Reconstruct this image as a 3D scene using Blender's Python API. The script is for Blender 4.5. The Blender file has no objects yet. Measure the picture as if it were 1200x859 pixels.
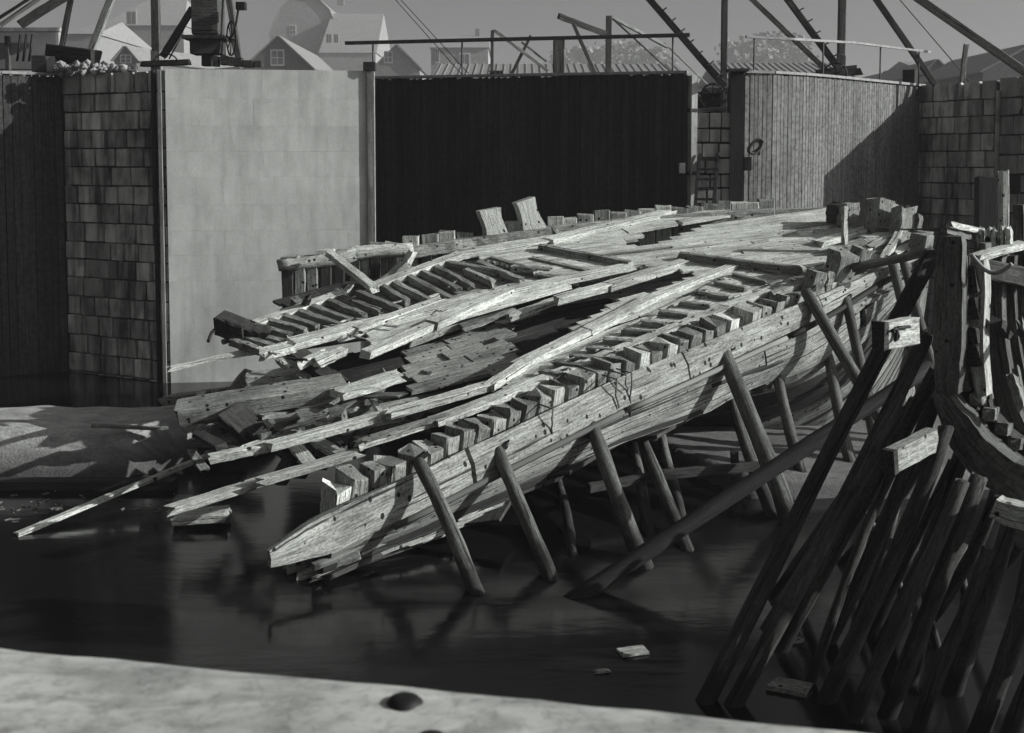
import bpy, bmesh, math, random
from mathutils import Vector, Matrix, noise
random.seed(7)
R = math.radians
V = Vector
scene = bpy.context.scene
COL = scene.collection

# ---------------------------------------------------------------- camera
F = 1400.0                       # focal length in pixels of the 1200 px wide photograph
PITCH = R(3.9)
HORIZON = 185.0
PPX, PPY = 600.0, HORIZON + F * math.tan(PITCH)
EYE = V((0, 0, 5.3))
FWD = V((0, math.cos(PITCH), -math.sin(PITCH)))
UP = V((0, math.sin(PITCH), math.cos(PITCH)))
RIGHT = V((1, 0, 0))
cam_d = bpy.data.cameras.new('camera')
cam = bpy.data.objects.new('camera', cam_d)
COL.objects.link(cam)
cam.location = EYE
cam.rotation_euler = (math.pi / 2 - PITCH, 0, 0)
cam_d.sensor_width = 36
cam_d.lens = 36 * F / 1200
cam_d.shift_y = -(429.5 - PPY) / 1200
cam_d.clip_start = 0.1
cam_d.clip_end = 3000
cam_d.dof.use_dof = True
cam_d.dof.focus_distance = 19
cam_d.dof.aperture_fstop = 3.6
scene.camera = cam

# ---------------------------------------------------------------- light
SUN_AZ, SUN_EL = R(96.5), R(23)          # azimuth from +Y towards +X
w = bpy.data.worlds.new('World')
scene.world = w
w.use_nodes = True
nt = w.node_tree
nt.nodes.clear()
sky = nt.nodes.new('ShaderNodeTexSky')
sky.sky_type = 'NISHITA'
sky.sun_disc = False
sky.sun_elevation = SUN_EL
sky.sun_rotation = SUN_AZ
sky.dust_density = 4
sky.air_density = 0.7
bw = nt.nodes.new('ShaderNodeRGBToBW')
bg = nt.nodes.new('ShaderNodeBackground')
wo = nt.nodes.new('ShaderNodeOutputWorld')
bg.inputs[1].default_value = 0.07
nt.links.new(sky.outputs[0], bw.inputs[0])
nt.links.new(bw.outputs[0], bg.inputs[0])
nt.links.new(bg.outputs[0], wo.inputs[0])
sd = bpy.data.lights.new('sun', 'SUN')
so = bpy.data.objects.new('sun', sd)
COL.objects.link(so)
sd.energy = 5.0
sd.angle = R(0.5)
sd.color = (0.995, 1.0, 0.99)
sdir = V((math.sin(SUN_AZ) * math.cos(SUN_EL), math.cos(SUN_AZ) * math.cos(SUN_EL), math.sin(SUN_EL)))
so.rotation_euler = sdir.to_track_quat('Z', 'Y').to_euler()
so.location = (60, -10, 30)
vs = scene.view_settings
vs.view_transform = 'Standard'
vs.look = 'None'
vs.exposure = 0.15
vs.gamma = 1
scene.cycles.use_denoising = True
scene.cycles.max_bounces = 6
scene.cycles.volume_bounces = 1

# ---------------------------------------------------------------- geometry helpers
def ray(x, y):
    return FWD * F + RIGHT * (x - PPX) + UP * (PPY - y)

def at_y(x, y, Y):
    r = ray(x, y)
    return EYE + r * ((Y - EYE.y) / r.y)

def at_z(x, y, Z):
    r = ray(x, y)
    return EYE + r * ((Z - EYE.z) / r.z)

def on_plane(x, y, p0, n):
    r = ray(x, y)
    return EYE + r * ((p0 - EYE).dot(n) / r.dot(n))

def to_px(p):
    d = p - EYE
    k = F / d.dot(FWD)
    return (PPX + d.dot(RIGHT) * k, PPY - d.dot(UP) * k)

# the wreck's deck leans towards the viewer: z = DA + DB x + DC y
DB, DC = 0.0254, 0.2766
DA = 0.75 + DB * 2.95 - DC * 14.5
DN = V((-DB, -DC, 1)).normalized()
def D(x, y, h=0.0):
    return on_plane(x, y, V((0, 0, DA + h)), V((-DB, -DC, 1)))

def lerp(a, b, t):
    return a + (b - a) * t

def interp(tab, s):
    if s <= tab[0][0]:
        return tab[0][1]
    for (a, va), (b, vb) in zip(tab, tab[1:]):
        if s <= b:
            return va + (vb - va) * (s - a) / (b - a)
    return tab[-1][1]

def rnd(a, b):
    return random.uniform(a, b)

# ---------------------------------------------------------------- objects
def tag(o, label=None, cat=None, group=None, kind=None):
    if label: o['label'] = label
    if cat: o['category'] = cat
    if group: o['group'] = group
    if kind: o['kind'] = kind
    return o

def empty(name, loc, label, cat, group=None):
    o = bpy.data.objects.new(name, None)
    COL.objects.link(o)
    o.location = loc
    o.empty_display_size = 0.3
    return tag(o, label, cat, group)

def world_loc(o):
    p = V(o.location)
    while o.parent:
        o = o.parent
        p = p + V(o.location)
    return p

def link(name, mesh, mat, parent=None, mw=None):
    """link one mesh object; mw is its world matrix (parents are never rotated)"""
    o = bpy.data.objects.new(name, mesh)
    COL.objects.link(o)
    if mat is not None and not mesh.materials:
        mesh.materials.append(mat)
    m = mw.copy() if mw else Matrix.Identity(4)
    if parent is not None:
        o.parent = parent
        pw = parent.matrix_basis.copy()
        if parent.parent is not None:
            pw = parent.parent.matrix_basis @ pw
        m = pw.inverted() @ m
    o.matrix_basis = m
    return o

def frame(p0, p1, up):
    x = (p1 - p0).normalized()
    y = up.cross(x)
    if y.length < 1e-4:
        y = V((0, 1, 0)).cross(x)
        if y.length < 1e-4:
            y = V((1, 0, 0)).cross(x)
    y.normalize()
    z = x.cross(y)
    m = Matrix((x, y, z)).transposed().to_4x4()
    m.translation = p0
    return m

def rings_mesh(name, rings, smooth=False, closed=True):
    """rings: list of equal loops of points -> capped tube"""
    vsl, fs = [], []
    n = len(rings[0])
    for r in rings:
        vsl += [tuple(p) for p in r]
    for i in range(len(rings) - 1):
        for j in range(n if closed else n - 1):
            k = (j + 1) % n
            fs.append((i * n + j, i * n + k, (i + 1) * n + k, (i + 1) * n + j))
    fs.append(tuple(reversed(range(n))))
    b = (len(rings) - 1) * n
    fs.append(tuple(range(b, b + n)))
    me = bpy.data.meshes.new(name)
    me.from_pydata(vsl, [], fs)
    if smooth:
        for p in me.polygons:
            p.use_smooth = len(p.vertices) == 4
    me.update()
    return me

def beam(name, p0, p1, w, t, mat, parent=None, up=V((0, 0, 1)), w1=None, t1=None, segs=6, jit=0.012, bow=0.0,
         rag=0.05, cham=0.16, roll=0.0):
    """a squared, slightly crooked timber from p0 to p1 (centre line), w across, t along up"""
    p0, p1 = V(p0), V(p1)
    L = (p1 - p0).length
    w1 = w if w1 is None else w1
    t1 = t if t1 is None else t1
    m = frame(p0, p1, up)
    if roll:
        m = m @ Matrix.Rotation(roll, 4, 'X')
    sec = [(-1, -1), (1, -1), (1, 1), (-1, 1)]
    rings = []
    c = cham
    base = []
    for (a, b) in sec:
        if (a * b) > 0:
            base += [(a * (1 - 0), b * (1 - c)), (a * (1 - c), b)]
        else:
            base += [(a * (1 - c), b), (a, b * (1 - c))]
    # order into a proper loop
    base.sort(key=lambda q: math.atan2(q[1], q[0]))
    ragv = [rnd(-1, 1) * rag for _ in base], [rnd(-1, 1) * rag for _ in base]
    bph = rnd(0, 6)
    for i in range(segs + 1):
        u = i / segs
        ww, tt = lerp(w, w1, u) / 2, lerp(t, t1, u) / 2
        mm = min(ww, tt)
        by = bow * math.sin(u * math.pi) + rnd(-1, 1) * jit * 0.5
        ring = []
        for j, (a, b) in enumerate(base):
            # chamfer relative to the thinner side
            ya = a * ww if abs(a) == 1 else math.copysign(ww - c * mm, a)
            zb = b * tt if abs(b) == 1 else math.copysign(tt - c * mm, b)
            x = u * L
            if i == 0: x += ragv[0][j]
            if i == segs: x += ragv[1][j]
            ring.append((x, ya + rnd(-1, 1) * jit * 0.6 + by, zb + rnd(-1, 1) * jit * 0.4))
        rings.append(ring)
    return link(name, rings_mesh(name, rings), mat, parent, m)

def log(name, p0, p1, r0, r1, mat, parent=None, n=10, segs=9, bend=0.04, rough=0.09):
    p0, p1 = V(p0), V(p1)
    L = (p1 - p0).length
    m = frame(p0, p1, V((0, 0, 1)) if abs((p1 - p0).normalized().z) < .97 else V((0, 1, 0)))
    a0, b0 = rnd(0, 6), rnd(0, 6)
    rings = []
    for i in range(segs + 1):
        u = i / segs
        r = lerp(r0, r1, u) * (1 + rnd(-1, 1) * rough * .5)
        oy = bend * math.sin(u * math.pi * 1.3 + a0) - bend * math.sin(a0) * (1 - u)
        oz = bend * math.sin(u * math.pi * 1.1 + b0) - bend * math.sin(b0) * (1 - u)
        rings.append([(u * L + (rnd(-.03, .03) if i in (0, segs) else 0),
                       oy + r * (1 + rnd(-1, 1) * rough) * math.cos(j * 2 * math.pi / n),
                       oz + r * (1 + rnd(-1, 1) * rough) * math.sin(j * 2 * math.pi / n)) for j in range(n)])
    return link(name, rings_mesh(name, rings, True), mat, parent, m)

def tube(name, pts, r, mat, parent=None, n=6):
    pts = [V(p) for p in pts]
    o0 = pts[0]
    rings = []
    for i, p in enumerate(pts):
        d = (pts[min(i + 1, len(pts) - 1)] - pts[max(i - 1, 0)]).normalized()
        a = d.orthogonal().normalized() if i == 0 else (a - d * a.dot(d)).normalized()
        b = d.cross(a)
        rings.append([p - o0 + a * r * math.cos(2 * math.pi * j / n) + b * r * math.sin(2 * math.pi * j / n) for j in range(n)])
    return link(name, rings_mesh(name, rings, True), mat, parent, Matrix.Translation(o0))

def slab_curve(name, outline, thick_dir, mat, parent=None, strip=False):
    """extrude a closed 3D outline (roughly planar) along thick_dir"""
    outline = [V(p) for p in outline]
    o0 = outline[0].copy()
    n = len(outline)
    vsl = [tuple(p - o0) for p in outline] + [tuple(p - o0 + thick_dir) for p in outline]
    fs = [tuple(range(n)), tuple(reversed(range(n, 2 * n)))]
    for j in range(n):
        k = (j + 1) % n
        fs.append((j, j + n, k + n, k))
    me = bpy.data.meshes.new(name)
    me.from_pydata(vsl, [], fs)
    bm = bmesh.new()
    bm.from_mesh(me)
    bmesh.ops.recalc_face_normals(bm, faces=bm.faces[:])
    if strip:                                     # a strip: quads across, UV along the curve
        h = n // 2
        bm.verts.ensure_lookup_table()
        for f in [f for f in bm.faces if len(f.verts) > 4]:
            bm.faces.remove(f)
        for o_ in (0, n):
            for j in range(h - 1):
                a_, b_, c_, d_ = j, j + 1, n - 2 - j, n - 1 - j
                bm.faces.new([bm.verts[q + o_] for q in (a_, b_, c_, d_)])
        bmesh.ops.recalc_face_normals(bm, faces=bm.faces[:])
        us = [0]
        for j in range(h - 1):
            us.append(us[-1] + (outline[j + 1] - outline[j]).length)
        uvl = bm.loops.layers.uv.new('UVMap')
        wd = (outline[0] - outline[-1]).length
        for f in bm.faces:
            for lp in f.loops:
                i_ = lp.vert.index
                j = i_ % n
                lp[uvl].uv = (us[j] if j < h else us[n - 1 - j], (0 if j < h else wd) + (thick_dir.length if i_ >= n else 0))
    else:
        bmesh.ops.triangulate(bm, faces=[f for f in bm.faces if len(f.verts) > 4])
    bm.to_mesh(me)
    bm.free()
    return link(name, me, mat, parent, Matrix.Translation(o0))

def strip_outline(center, widths):
    """centre line + widths in a plane given by two axes -> handled by caller in 2D"""
    left, right = [], []
    n = len(center)
    for i, (x, y) in enumerate(center):
        x0, y0 = center[max(i - 1, 0)]
        x1, y1 = center[min(i + 1, n - 1)]
        l = math.hypot(x1 - x0, y1 - y0)
        nx, ny = -(y1 - y0) / l, (x1 - x0) / l
        ww = widths[i] / 2
        left.append((x + nx * ww, y + ny * ww))
        right.append((x - nx * ww, y - ny * ww))
    return left + right[::-1]

def box_mesh(name, jit=0.0, bev=0.04):
    """unit box x 0..1, y -.5...5, z 0..1 with worn edges"""
    bm = bmesh.new()
    bmesh.ops.create_cube(bm, size=1)
    bmesh.ops.translate(bm, vec=(.5, 0, .5), verts=bm.verts)
    if bev:
        bmesh.ops.bevel(bm, geom=bm.edges[:], offset=bev, segments=1, affect='EDGES')
    for v in bm.verts:
        v.co += V((rnd(-jit, jit), rnd(-jit, jit), rnd(-jit, jit)))
    me = bpy.data.meshes.new(name)
    bm.to_mesh(me)
    bm.free()
    return me

def boxobj(name, a, b, z0, z1, thick, mat, parent=None, mesh=None):
    """box standing on the plan line a->b (its axis), thick across, z0..z1"""
    a, b = V((a[0], a[1], 0)), V((b[0], b[1], 0))
    me = mesh or box_mesh(name, 0, 0.0)
    m = frame(a, b, V((0, 0, 1)))
    m.translation = V((a.x, a.y, z0))
    m = m @ Matrix.Diagonal(((b - a).length, thick, z1 - z0, 1))
    return link(name, me, mat, parent, m)

# ---------------------------------------------------------------- materials
def N(nt, t, **kw):
    n = nt.nodes.new('ShaderNode' + t)
    for k, v in kw.items():
        setattr(n, k, v)
    return n

def newmat(name):
    m = bpy.data.materials.new(name)
    m.use_nodes = True
    nt = m.node_tree
    nt.nodes.clear()
    out = N(nt, 'OutputMaterial')
    b = N(nt, 'BsdfPrincipled')
    nt.links.new(b.outputs[0], out.inputs[0])
    return m, nt, b

def g(v):
    return (v, v * 1.006, v * 0.996, 1)

def ramp(nt, src, stops):
    r = N(nt, 'ValToRGB')
    e = r.color_ramp.elements
    while len(e) < len(stops):
        e.new(0.5)
    for el, (p, v) in zip(e, stops):
        el.position = p
        el.color = g(v)
    nt.links.new(src, r.inputs[0])
    return r.outputs[0]

def mul(nt, a, b, fac=1.0):
    m = N(nt, 'MixRGB', blend_type='MULTIPLY')
    m.inputs[0].default_value = fac
    nt.links.new(a, m.inputs[1])
    nt.links.new(b, m.inputs[2])
    return m.outputs[0]

def noise_n(nt, vec, scale, detail=5, rough=.6, dist=0):
    n = N(nt, 'TexNoise')
    n.inputs['Scale'].default_value = scale
    n.inputs['Detail'].default_value = detail
    n.inputs['Roughness'].default_value = rough
    n.inputs['Distortion'].default_value = dist
    if vec is not None:
        nt.links.new(vec, n.inputs['Vector'])
    return n.outputs['Fac']

def mapping(nt, src, scale):
    mp = N(nt, 'Mapping')
    mp.inputs['Scale'].default_value = scale
    nt.links.new(src, mp.inputs['Vector'])
    return mp.outputs[0]

def obj_random(nt, lo, hi):
    oi = N(nt, 'ObjectInfo')
    mr = N(nt, 'MapRange')
    mr.inputs['To Min'].default_value = lo
    mr.inputs['To Max'].default_value = hi
    nt.links.new(oi.outputs['Random'], mr.inputs['Value'])
    return mr.outputs[0], oi.outputs['Random']

def wood(name, dark, light, holes=0.0, hscale=4.2, crack=.335, wet=False, var=(.78, 1.15), coord='Object', grain=11.0, rough=.85, bump=.5, patch=.5):
    m, nt, b = newmat(name)
    tc = N(nt, 'TexCoord')
    vec = tc.outputs[coord]
    rv, rr = obj_random(nt, *var)
    add = N(nt, 'VectorMath', operation='ADD')
    sc = N(nt, 'VectorMath', operation='SCALE')
    sc.inputs[0].default_value = (13.1, 7.7, 5.3)
    nt.links.new(rr, sc.inputs['Scale'])
    nt.links.new(vec, add.inputs[0])
    nt.links.new(sc.outputs[0], add.inputs[1])
    vec = add.outputs[0]
    gv = mapping(nt, vec, (.32, grain, grain))
    g1 = noise_n(nt, gv, 2.6, 9, .72, .25)
    col = ramp(nt, g1, [(.30, dark), (.5, (dark + light) / 2), (.68, light)])
    p1 = noise_n(nt, mapping(nt, vec, (.7, 1.6, 1.6)), 1.3, 5, .62)
    col = mul(nt, col, ramp(nt, p1, [(.32, 1 - patch), (.6, 1.0)]))
    f1 = noise_n(nt, mapping(nt, vec, (4, 9, 9)), 5, 4, .7)
    col = mul(nt, col, ramp(nt, f1, [(.34, .5), (.56, 1.1)]))
    f2 = noise_n(nt, mapping(nt, vec, (1.6, 34, 34)), 2, 3, .6)
    col = mul(nt, col, ramp(nt, f2, [(.36, .5), (.56, 1.12)]))
    # long drying cracks
    cr = noise_n(nt, mapping(nt, vec, (.22, grain * 1.6, grain * 1.6)), 2.0, 3, .5)
    col = mul(nt, col, ramp(nt, cr, [(crack, .15), (crack + .035, 1.0)]))
    if wet:                                      # dark slimy band up to the tide mark
        gp = N(nt, 'NewGeometry')
        sp = N(nt, 'SeparateXYZ')
        nt.links.new(gp.outputs['Position'], sp.inputs[0])
        wn = noise_n(nt, gp.outputs['Position'], 4, 3, .6)
        ma = N(nt, 'MATH' if False else 'Math', operation='MULTIPLY_ADD')
        ma.inputs[1].default_value = .35
        nt.links.new(wn, ma.inputs[0])
        nt.links.new(sp.outputs[2], ma.inputs[2])
        col = mul(nt, col, ramp(nt, ma.outputs[0], [(.42, .3), (.58, 1.0)]))
    if holes:
        vo = N(nt, 'TexVoronoi')
        vo.inputs['Scale'].default_value = hscale
        nt.links.new(vec, vo.inputs['Vector'])
        col = mul(nt, col, ramp(nt, vo.outputs['Distance'], [(holes, .05), (holes + .035, 1.0)]))
    mm = N(nt, 'VectorMath', operation='SCALE')
    nt.links.new(col, mm.inputs[0])
    nt.links.new(rv, mm.inputs['Scale'])
    nt.links.new(mm.outputs[0], b.inputs['Base Color'])
    b.inputs['Roughness'].default_value = rough
    b.inputs['Specular IOR Level'].default_value = .25
    bp = N(nt, 'Bump')
    bp.inputs['Strength'].default_value = bump
    bp.inputs['Distance'].default_value = .02
    nt.links.new(g1, bp.inputs['Height'])
    nt.links.new(bp.outputs[0], b.inputs['Normal'])
    return m

def stone(name, dark, light, streak=.6, var=(.8, 1.15), fine=30, bump=.4, lowc=.72):
    m, nt, b = newmat(name)
    ge = N(nt, 'NewGeometry')
    pos = ge.outputs['Position']
    rv, rr = obj_random(nt, *var)
    n1 = noise_n(nt, pos, fine, 6, .7)
    col = ramp(nt, n1, [(.3, dark), (.7, light)])
    if streak:
        s1 = noise_n(nt, mapping(nt, pos, (1.5, 1.5, .2)), 1.5, 6, .62)
        col = mul(nt, col, ramp(nt, s1, [(.38, 1 - streak), (.48, 1 - streak * .35), (.56, 1.0)]))
        oi = N(nt, 'ObjectInfo')
        s2 = N(nt, 'VectorMath', operation='ADD')
        nt.links.new(pos, s2.inputs[0])
        sc = N(nt, 'VectorMath', operation='SCALE')
        sc.inputs[0].default_value = (9, 9, 9)
        nt.links.new(oi.outputs['Random'], sc.inputs['Scale'])
        nt.links.new(sc.outputs[0], s2.inputs[1])
        s3 = noise_n(nt, mapping(nt, s2.outputs[0], (2.4, 2.4, 1.3)), 1.2, 4, .55)
        col = mul(nt, col, ramp(nt, s3, [(.36, 1 - streak * .6), (.52, 1.0), (.7, 1.0 + streak * .35)]))
    n2 = noise_n(nt, pos, .55, 4, .6)
    col = mul(nt, col, ramp(nt, n2, [(.3, lowc), (.65, 1.05)]))
    mm = N(nt, 'VectorMath', operation='SCALE')
    nt.links.new(col, mm.inputs[0])
    nt.links.new(rv, mm.inputs['Scale'])
    nt.links.new(mm.outputs[0], b.inputs['Base Color'])
    b.inputs['Roughness'].default_value = .9
    b.inputs['Specular IOR Level'].default_value = .2
    bp = N(nt, 'Bump')
    bp.inputs['Strength'].default_value = bump
    bp.inputs['Distance'].default_value = .03
    nt.links.new(n1, bp.inputs['Height'])
    nt.links.new(bp.outputs[0], b.inputs['Normal'])
    return m

def plain(name, v, rough=.7, metal=0.0, scale=8, contrast=.35):
    m, nt, b = newmat(name)
    ge = N(nt, 'NewGeometry')
    n1 = noise_n(nt, ge.outputs['Position'], scale, 6, .65)
    col = ramp(nt, n1, [(.3, v * (1 - contrast)), (.7, v * (1 + contrast))])
    nt.links.new(col, b.inputs['Base Color'])
    b.inputs['Roughness'].default_value = rough
    b.inputs['Metallic'].default_value = metal
    b.inputs['Specular IOR Level'].default_value = .3
    return m

M = {}
M['deck'] = wood('bleached_deck_wood', .50, .80, holes=.09, patch=.45, var=(.85, 1.1))
M['deck_grey'] = wood('grey_board_wood', .19, .36, holes=.09, patch=.45)
M['timber'] = wood('weathered_timber', .22, .46, holes=.16, hscale=6, patch=.55)
M['wale'] = wood('wale_wood', .26, .52, holes=.17, hscale=6, crack=.35, coord='UV', grain=7, patch=.45, bump=.8)
M['hull_shaded'] = wood('shaded_hull_wood', .02, .05, coord='UV', grain=8, patch=.5)  # near-black base puts the shade under the belly into the colour
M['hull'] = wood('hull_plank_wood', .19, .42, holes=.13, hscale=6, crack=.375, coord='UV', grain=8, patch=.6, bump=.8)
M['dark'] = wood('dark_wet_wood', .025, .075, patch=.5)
M['logm'] = wood('shore_log_bark', .018, .11, wet=True, patch=.5, grain=6)
M['prop'] = wood('prop_pole_wood', .07, .2, wet=True, patch=.5, grain=7)
M['pale'] = wood('pale_cut_wood', .42, .62, holes=.14, patch=.25)
M['skel'] = wood('frame_timber', .12, .26, holes=.09, patch=.5)
M['rib'] = wood('rib_timber', .09, .2, holes=.07, patch=.5, coord='UV', grain=7)
M['rib_pale'] = wood('pale_rib_timber', .40, .62, holes=.16, hscale=6, patch=.3, coord='UV', grain=7)
M['rib_dark'] = wood('tarred_rib_timber', .03, .07, patch=.4, coord='UV', grain=7)
M['skel_dark'] = wood('dark_frame_timber', .03, .08, patch=.4)
def boards(name, dark, light, var=(.8, 1.15), speck=.5):
    m, nt, b = newmat(name)
    ge = N(nt, 'NewGeometry')
    pos = ge.outputs['Position']
    rv, rr = obj_random(nt, *var)
    n1 = noise_n(nt, mapping(nt, pos, (16, 16, .5)), 2.2, 7, .7)
    col = ramp(nt, n1, [(.3, dark), (.7, light)])
    n2 = noise_n(nt, pos, 9, 7, .75)
    col = mul(nt, col, ramp(nt, n2, [(.38, 1 - speck), (.55, 1.0), (.7, 1.25)]))
    n3 = noise_n(nt, mapping(nt, pos, (1.2, 1.2, .5)), 1.0, 4, .6)
    col = mul(nt, col, ramp(nt, n3, [(.3, .7), (.65, 1.1)]))
    mm = N(nt, 'VectorMath', operation='SCALE')
    nt.links.new(col, mm.inputs[0])
    nt.links.new(rv, mm.inputs['Scale'])
    nt.links.new(mm.outputs[0], b.inputs['Base Color'])
    b.inputs['Roughness'].default_value = .85
    b.inputs['Specular IOR Level'].default_value = .2
    bp = N(nt, 'Bump')
    bp.inputs['Strength'].default_value = .5
    bp.inputs['Distance'].default_value = .02
    nt.links.new(n1, bp.inputs['Height'])
    nt.links.new(bp.outputs[0], b.inputs['Normal'])
    return m
M['gate'] = boards('shaded_gate_board', .014, .042, (.7, 1.3), .3)  # base colour blackened to stand for the shade over the dark gate
M['gate3'] = boards('shaded_left_gate_board', .028, .085, (.75, 1.15), .5)  # darkened base carries the pier's shadow on the left gate
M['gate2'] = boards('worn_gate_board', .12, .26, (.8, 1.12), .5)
M['spar'] = wood('shaded_spar_wood', .012, .03, patch=.4, grain=6)  # darker than the log wood; shade is put into this colour
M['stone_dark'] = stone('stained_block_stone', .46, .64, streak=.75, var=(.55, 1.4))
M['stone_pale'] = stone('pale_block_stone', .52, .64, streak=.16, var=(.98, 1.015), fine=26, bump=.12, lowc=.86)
M['stone_mid'] = stone('grey_block_stone', .28, .44, streak=.5, var=(.75, 1.2))
M['mortar'] = plain('dark_mortar', .015, .95)
M['mortar_pale'] = plain('pale_mortar', .25, .95)
M['iron'] = plain('old_iron', .018, .6, .4)
M['rope'] = plain('hemp_rope', .10, .9, 0, 40)
M['crane'] = wood('crane_beam_wood', .06, .13, patch=.4, grain=7)
M['crane_pale'] = wood('pale_crane_wood', .22, .36, patch=.3, grain=7)
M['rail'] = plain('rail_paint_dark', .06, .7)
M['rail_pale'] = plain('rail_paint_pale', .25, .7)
M['housedark'] = plain('dark_house_boarding', .10, .85, 0, 3, .25)  # house tones from here down carry distance haze in their colour
M['housemid'] = plain('grey_house_wall', .21, .85, 0, 1.5, .2)
M['housepale'] = plain('pale_house_wall', .26, .85, 0, 1.5, .2)
M['roof'] = plain('house_roof_tile', .22, .85, 0, 2, .25)
M['roof_pale'] = plain('pale_house_roof', .19, .85, 0, 2, .2)
M['white'] = plain('white_window_paint', .48, .6, 0, 5, .08)
M['pane'] = plain('window_glass', .12, .15, 0, 5, .1)
M['rubble'] = plain('lime_rubble', .25, .95, 0, 6, .4)
M['leaf'] = plain('tree_foliage', .18, .9, 0, 1.2, .5)  # foliage tone lightened to paint in distance haze
M['bark'] = plain('tree_bark', .06, .9)

# water
m, nt, b = newmat('basin_water')
b.inputs['Base Color'].default_value = g(.006)
b.inputs['Roughness'].default_value = .13
b.inputs['IOR'].default_value = 1.35
ge = N(nt, 'NewGeometry')
n1 = noise_n(nt, mapping(nt, ge.outputs['Position'], (1, 2.2, 1)), 2.3, 3, .5)
bp = N(nt, 'Bump')
bp.inputs['Strength'].default_value = .06
bp.inputs['Distance'].default_value = .05
nt.links.new(n1, bp.inputs['Height'])
nt.links.new(bp.outputs[0], b.inputs['Normal'])
M['water'] = m

# near quay concrete
m, nt, b = newmat('quay_concrete')
ge = N(nt, 'NewGeometry')
pos = ge.outputs['Position']
n1 = noise_n(nt, pos, 3.0, 8, .6, .5)
n2 = noise_n(nt, mapping(nt, pos, (1.2, 3.5, 1)), 2.2, 5, .55, .8)
n3 = noise_n(nt, pos, 55, 4, .7)
c = ramp(nt, n1, [(.3, .31), (.7, .52)])
c = mul(nt, c, ramp(nt, n2, [(.36, .6), (.6, 1.0)]))
c = mul(nt, c, ramp(nt, n3, [(.3, .95), (.7, 1.03)]))
ad = N(nt, 'VectorMath', operation='MULTIPLY_ADD')
wn = N(nt, 'TexNoise')
wn.inputs['Scale'].default_value = 1.7
wn.inputs['Detail'].default_value = 6
nt.links.new(pos, wn.inputs['Vector'])
ad.inputs[1].default_value = (.5, .5, .5)
nt.links.new(wn.outputs['Color'], ad.inputs[0])
nt.links.new(pos, ad.inputs[2])
vo = N(nt, 'TexVoronoi', feature='DISTANCE_TO_EDGE')
vo.inputs['Scale'].default_value = .8
nt.links.new(ad.outputs[0], vo.inputs['Vector'])
c = mul(nt, c, ramp(nt, vo.outputs['Distance'], [(.0, .82), (.004, 1.0)]))
n4 = noise_n(nt, pos, 18, 6, .75)
c = mul(nt, c, ramp(nt, n4, [(.34, .62), (.5, 1.0), (.68, 1.1)]))
nt.links.new(c, b.inputs['Base Color'])
b.inputs['Roughness'].default_value = .9
bp = N(nt, 'Bump')
bp.inputs['Strength'].default_value = .12
bp.inputs['Distance'].default_value = .01
nt.links.new(n3, bp.inputs['Height'])
nt.links.new(bp.outputs[0], b.inputs['Normal'])
M['quay'] = m

# mud
m, nt, b = newmat('mud_and_sand')
ge = N(nt, 'NewGeometry')
pos = ge.outputs['Position']
n1 = noise_n(nt, mapping(nt, pos, (1, 2.5, 1)), 2.5, 8, .65, .5)
n2 = noise_n(nt, pos, 22, 5, .7)
sx = N(nt, 'SeparateXYZ')
nt.links.new(pos, sx.inputs[0])
hz = ramp(nt, sx.outputs[2], [(.15, .2), (.62, 1.0)])
c = ramp(nt, n1, [(.3, .2), (.68, .5)])
c = mul(nt, c, ramp(nt, n2, [(.3, .7), (.7, 1.1)]))
c = mul(nt, c, hz)
nt.links.new(c, b.inputs['Base Color'])
b.inputs['Roughness'].default_value = .8
bp = N(nt, 'Bump')
bp.inputs['Strength'].default_value = .6
bp.inputs['Distance'].default_value = .05
nt.links.new(n2, bp.inputs['Height'])
nt.links.new(bp.outputs[0], b.inputs['Normal'])
M['mud'] = m

TOP = 7.36          # level of the dock walls
# ================================================================ THE SETTING
def sheet(name, pts, mat, kind='structure'):
    me = bpy.data.meshes.new(name)
    me.from_pydata([tuple(p) for p in pts], [], [tuple(range(len(pts)))])
    return tag(link(name, me, mat), kind=kind)

tag(sheet('water', [(-60, 2.0, 0), (60, 2.0, 0), (60, 46, 0), (-60, 46, 0)], M['water']), 'dark still water in the drained dock basin', 'water')
M['yard'] = plain('yard_ground', .2, .95, 0, 2, .3)
# the yard behind the walls: one sheet out to the horizon
tag(sheet('ground', [(-900, 36.5, TOP - .06), (900, 36.5, TOP - .06), (1200, 1500, TOP - .06), (-1200, 1500, TOP - .06)], M['yard']), 'yard ground behind the dock walls', 'ground')

# near quay: rounded worn edge, slopes across the bottom of the picture
QZ = 3.8
qa, qb = at_z(0, 752, QZ), at_z(1090, 859, QZ)
qd = (qb - qa).normalized()
qn = V((qd.y, -qd.x, 0))            # towards the viewer
bm = bmesh.new()
NU, rows = 150, [(-.03, -4.2), (-.025, -.6), (-.02, -.12), (-.008, -.035), (.02, -.008), (.07, 0), (.14, .002)] + [(.14 + .12 * k, 0) for k in range(1, 14)] + [(4, 0), (7, 0)]
grid = []
for i in range(NU + 1):
    s = -4.5 + 11.5 * i / NU
    row = []
    for k, (o, dz) in enumerate(rows):
        p = qa + qd * s + qn * o + V((0, 0, dz))
        nz = noise.noise(p * 2.2) * .010 + noise.noise(p * 9) * .004
        if 0 < k < 8:
            e = noise.noise(V((s * 3.0, 3, 0))) * .018 + noise.noise(V((s * 11, 8, 0))) * .008
            p += qn * max(0, e) + V((0, 0, -abs(e) * .3))
        p.z += nz
        row.append(bm.verts.new(p))
    grid.append(row)
for i in range(NU):
    for k in range(len(rows) - 1):
        f = bm.faces.new((grid[i][k], grid[i][k + 1], grid[i + 1][k + 1], grid[i + 1][k]))
        f.smooth = True
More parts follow.
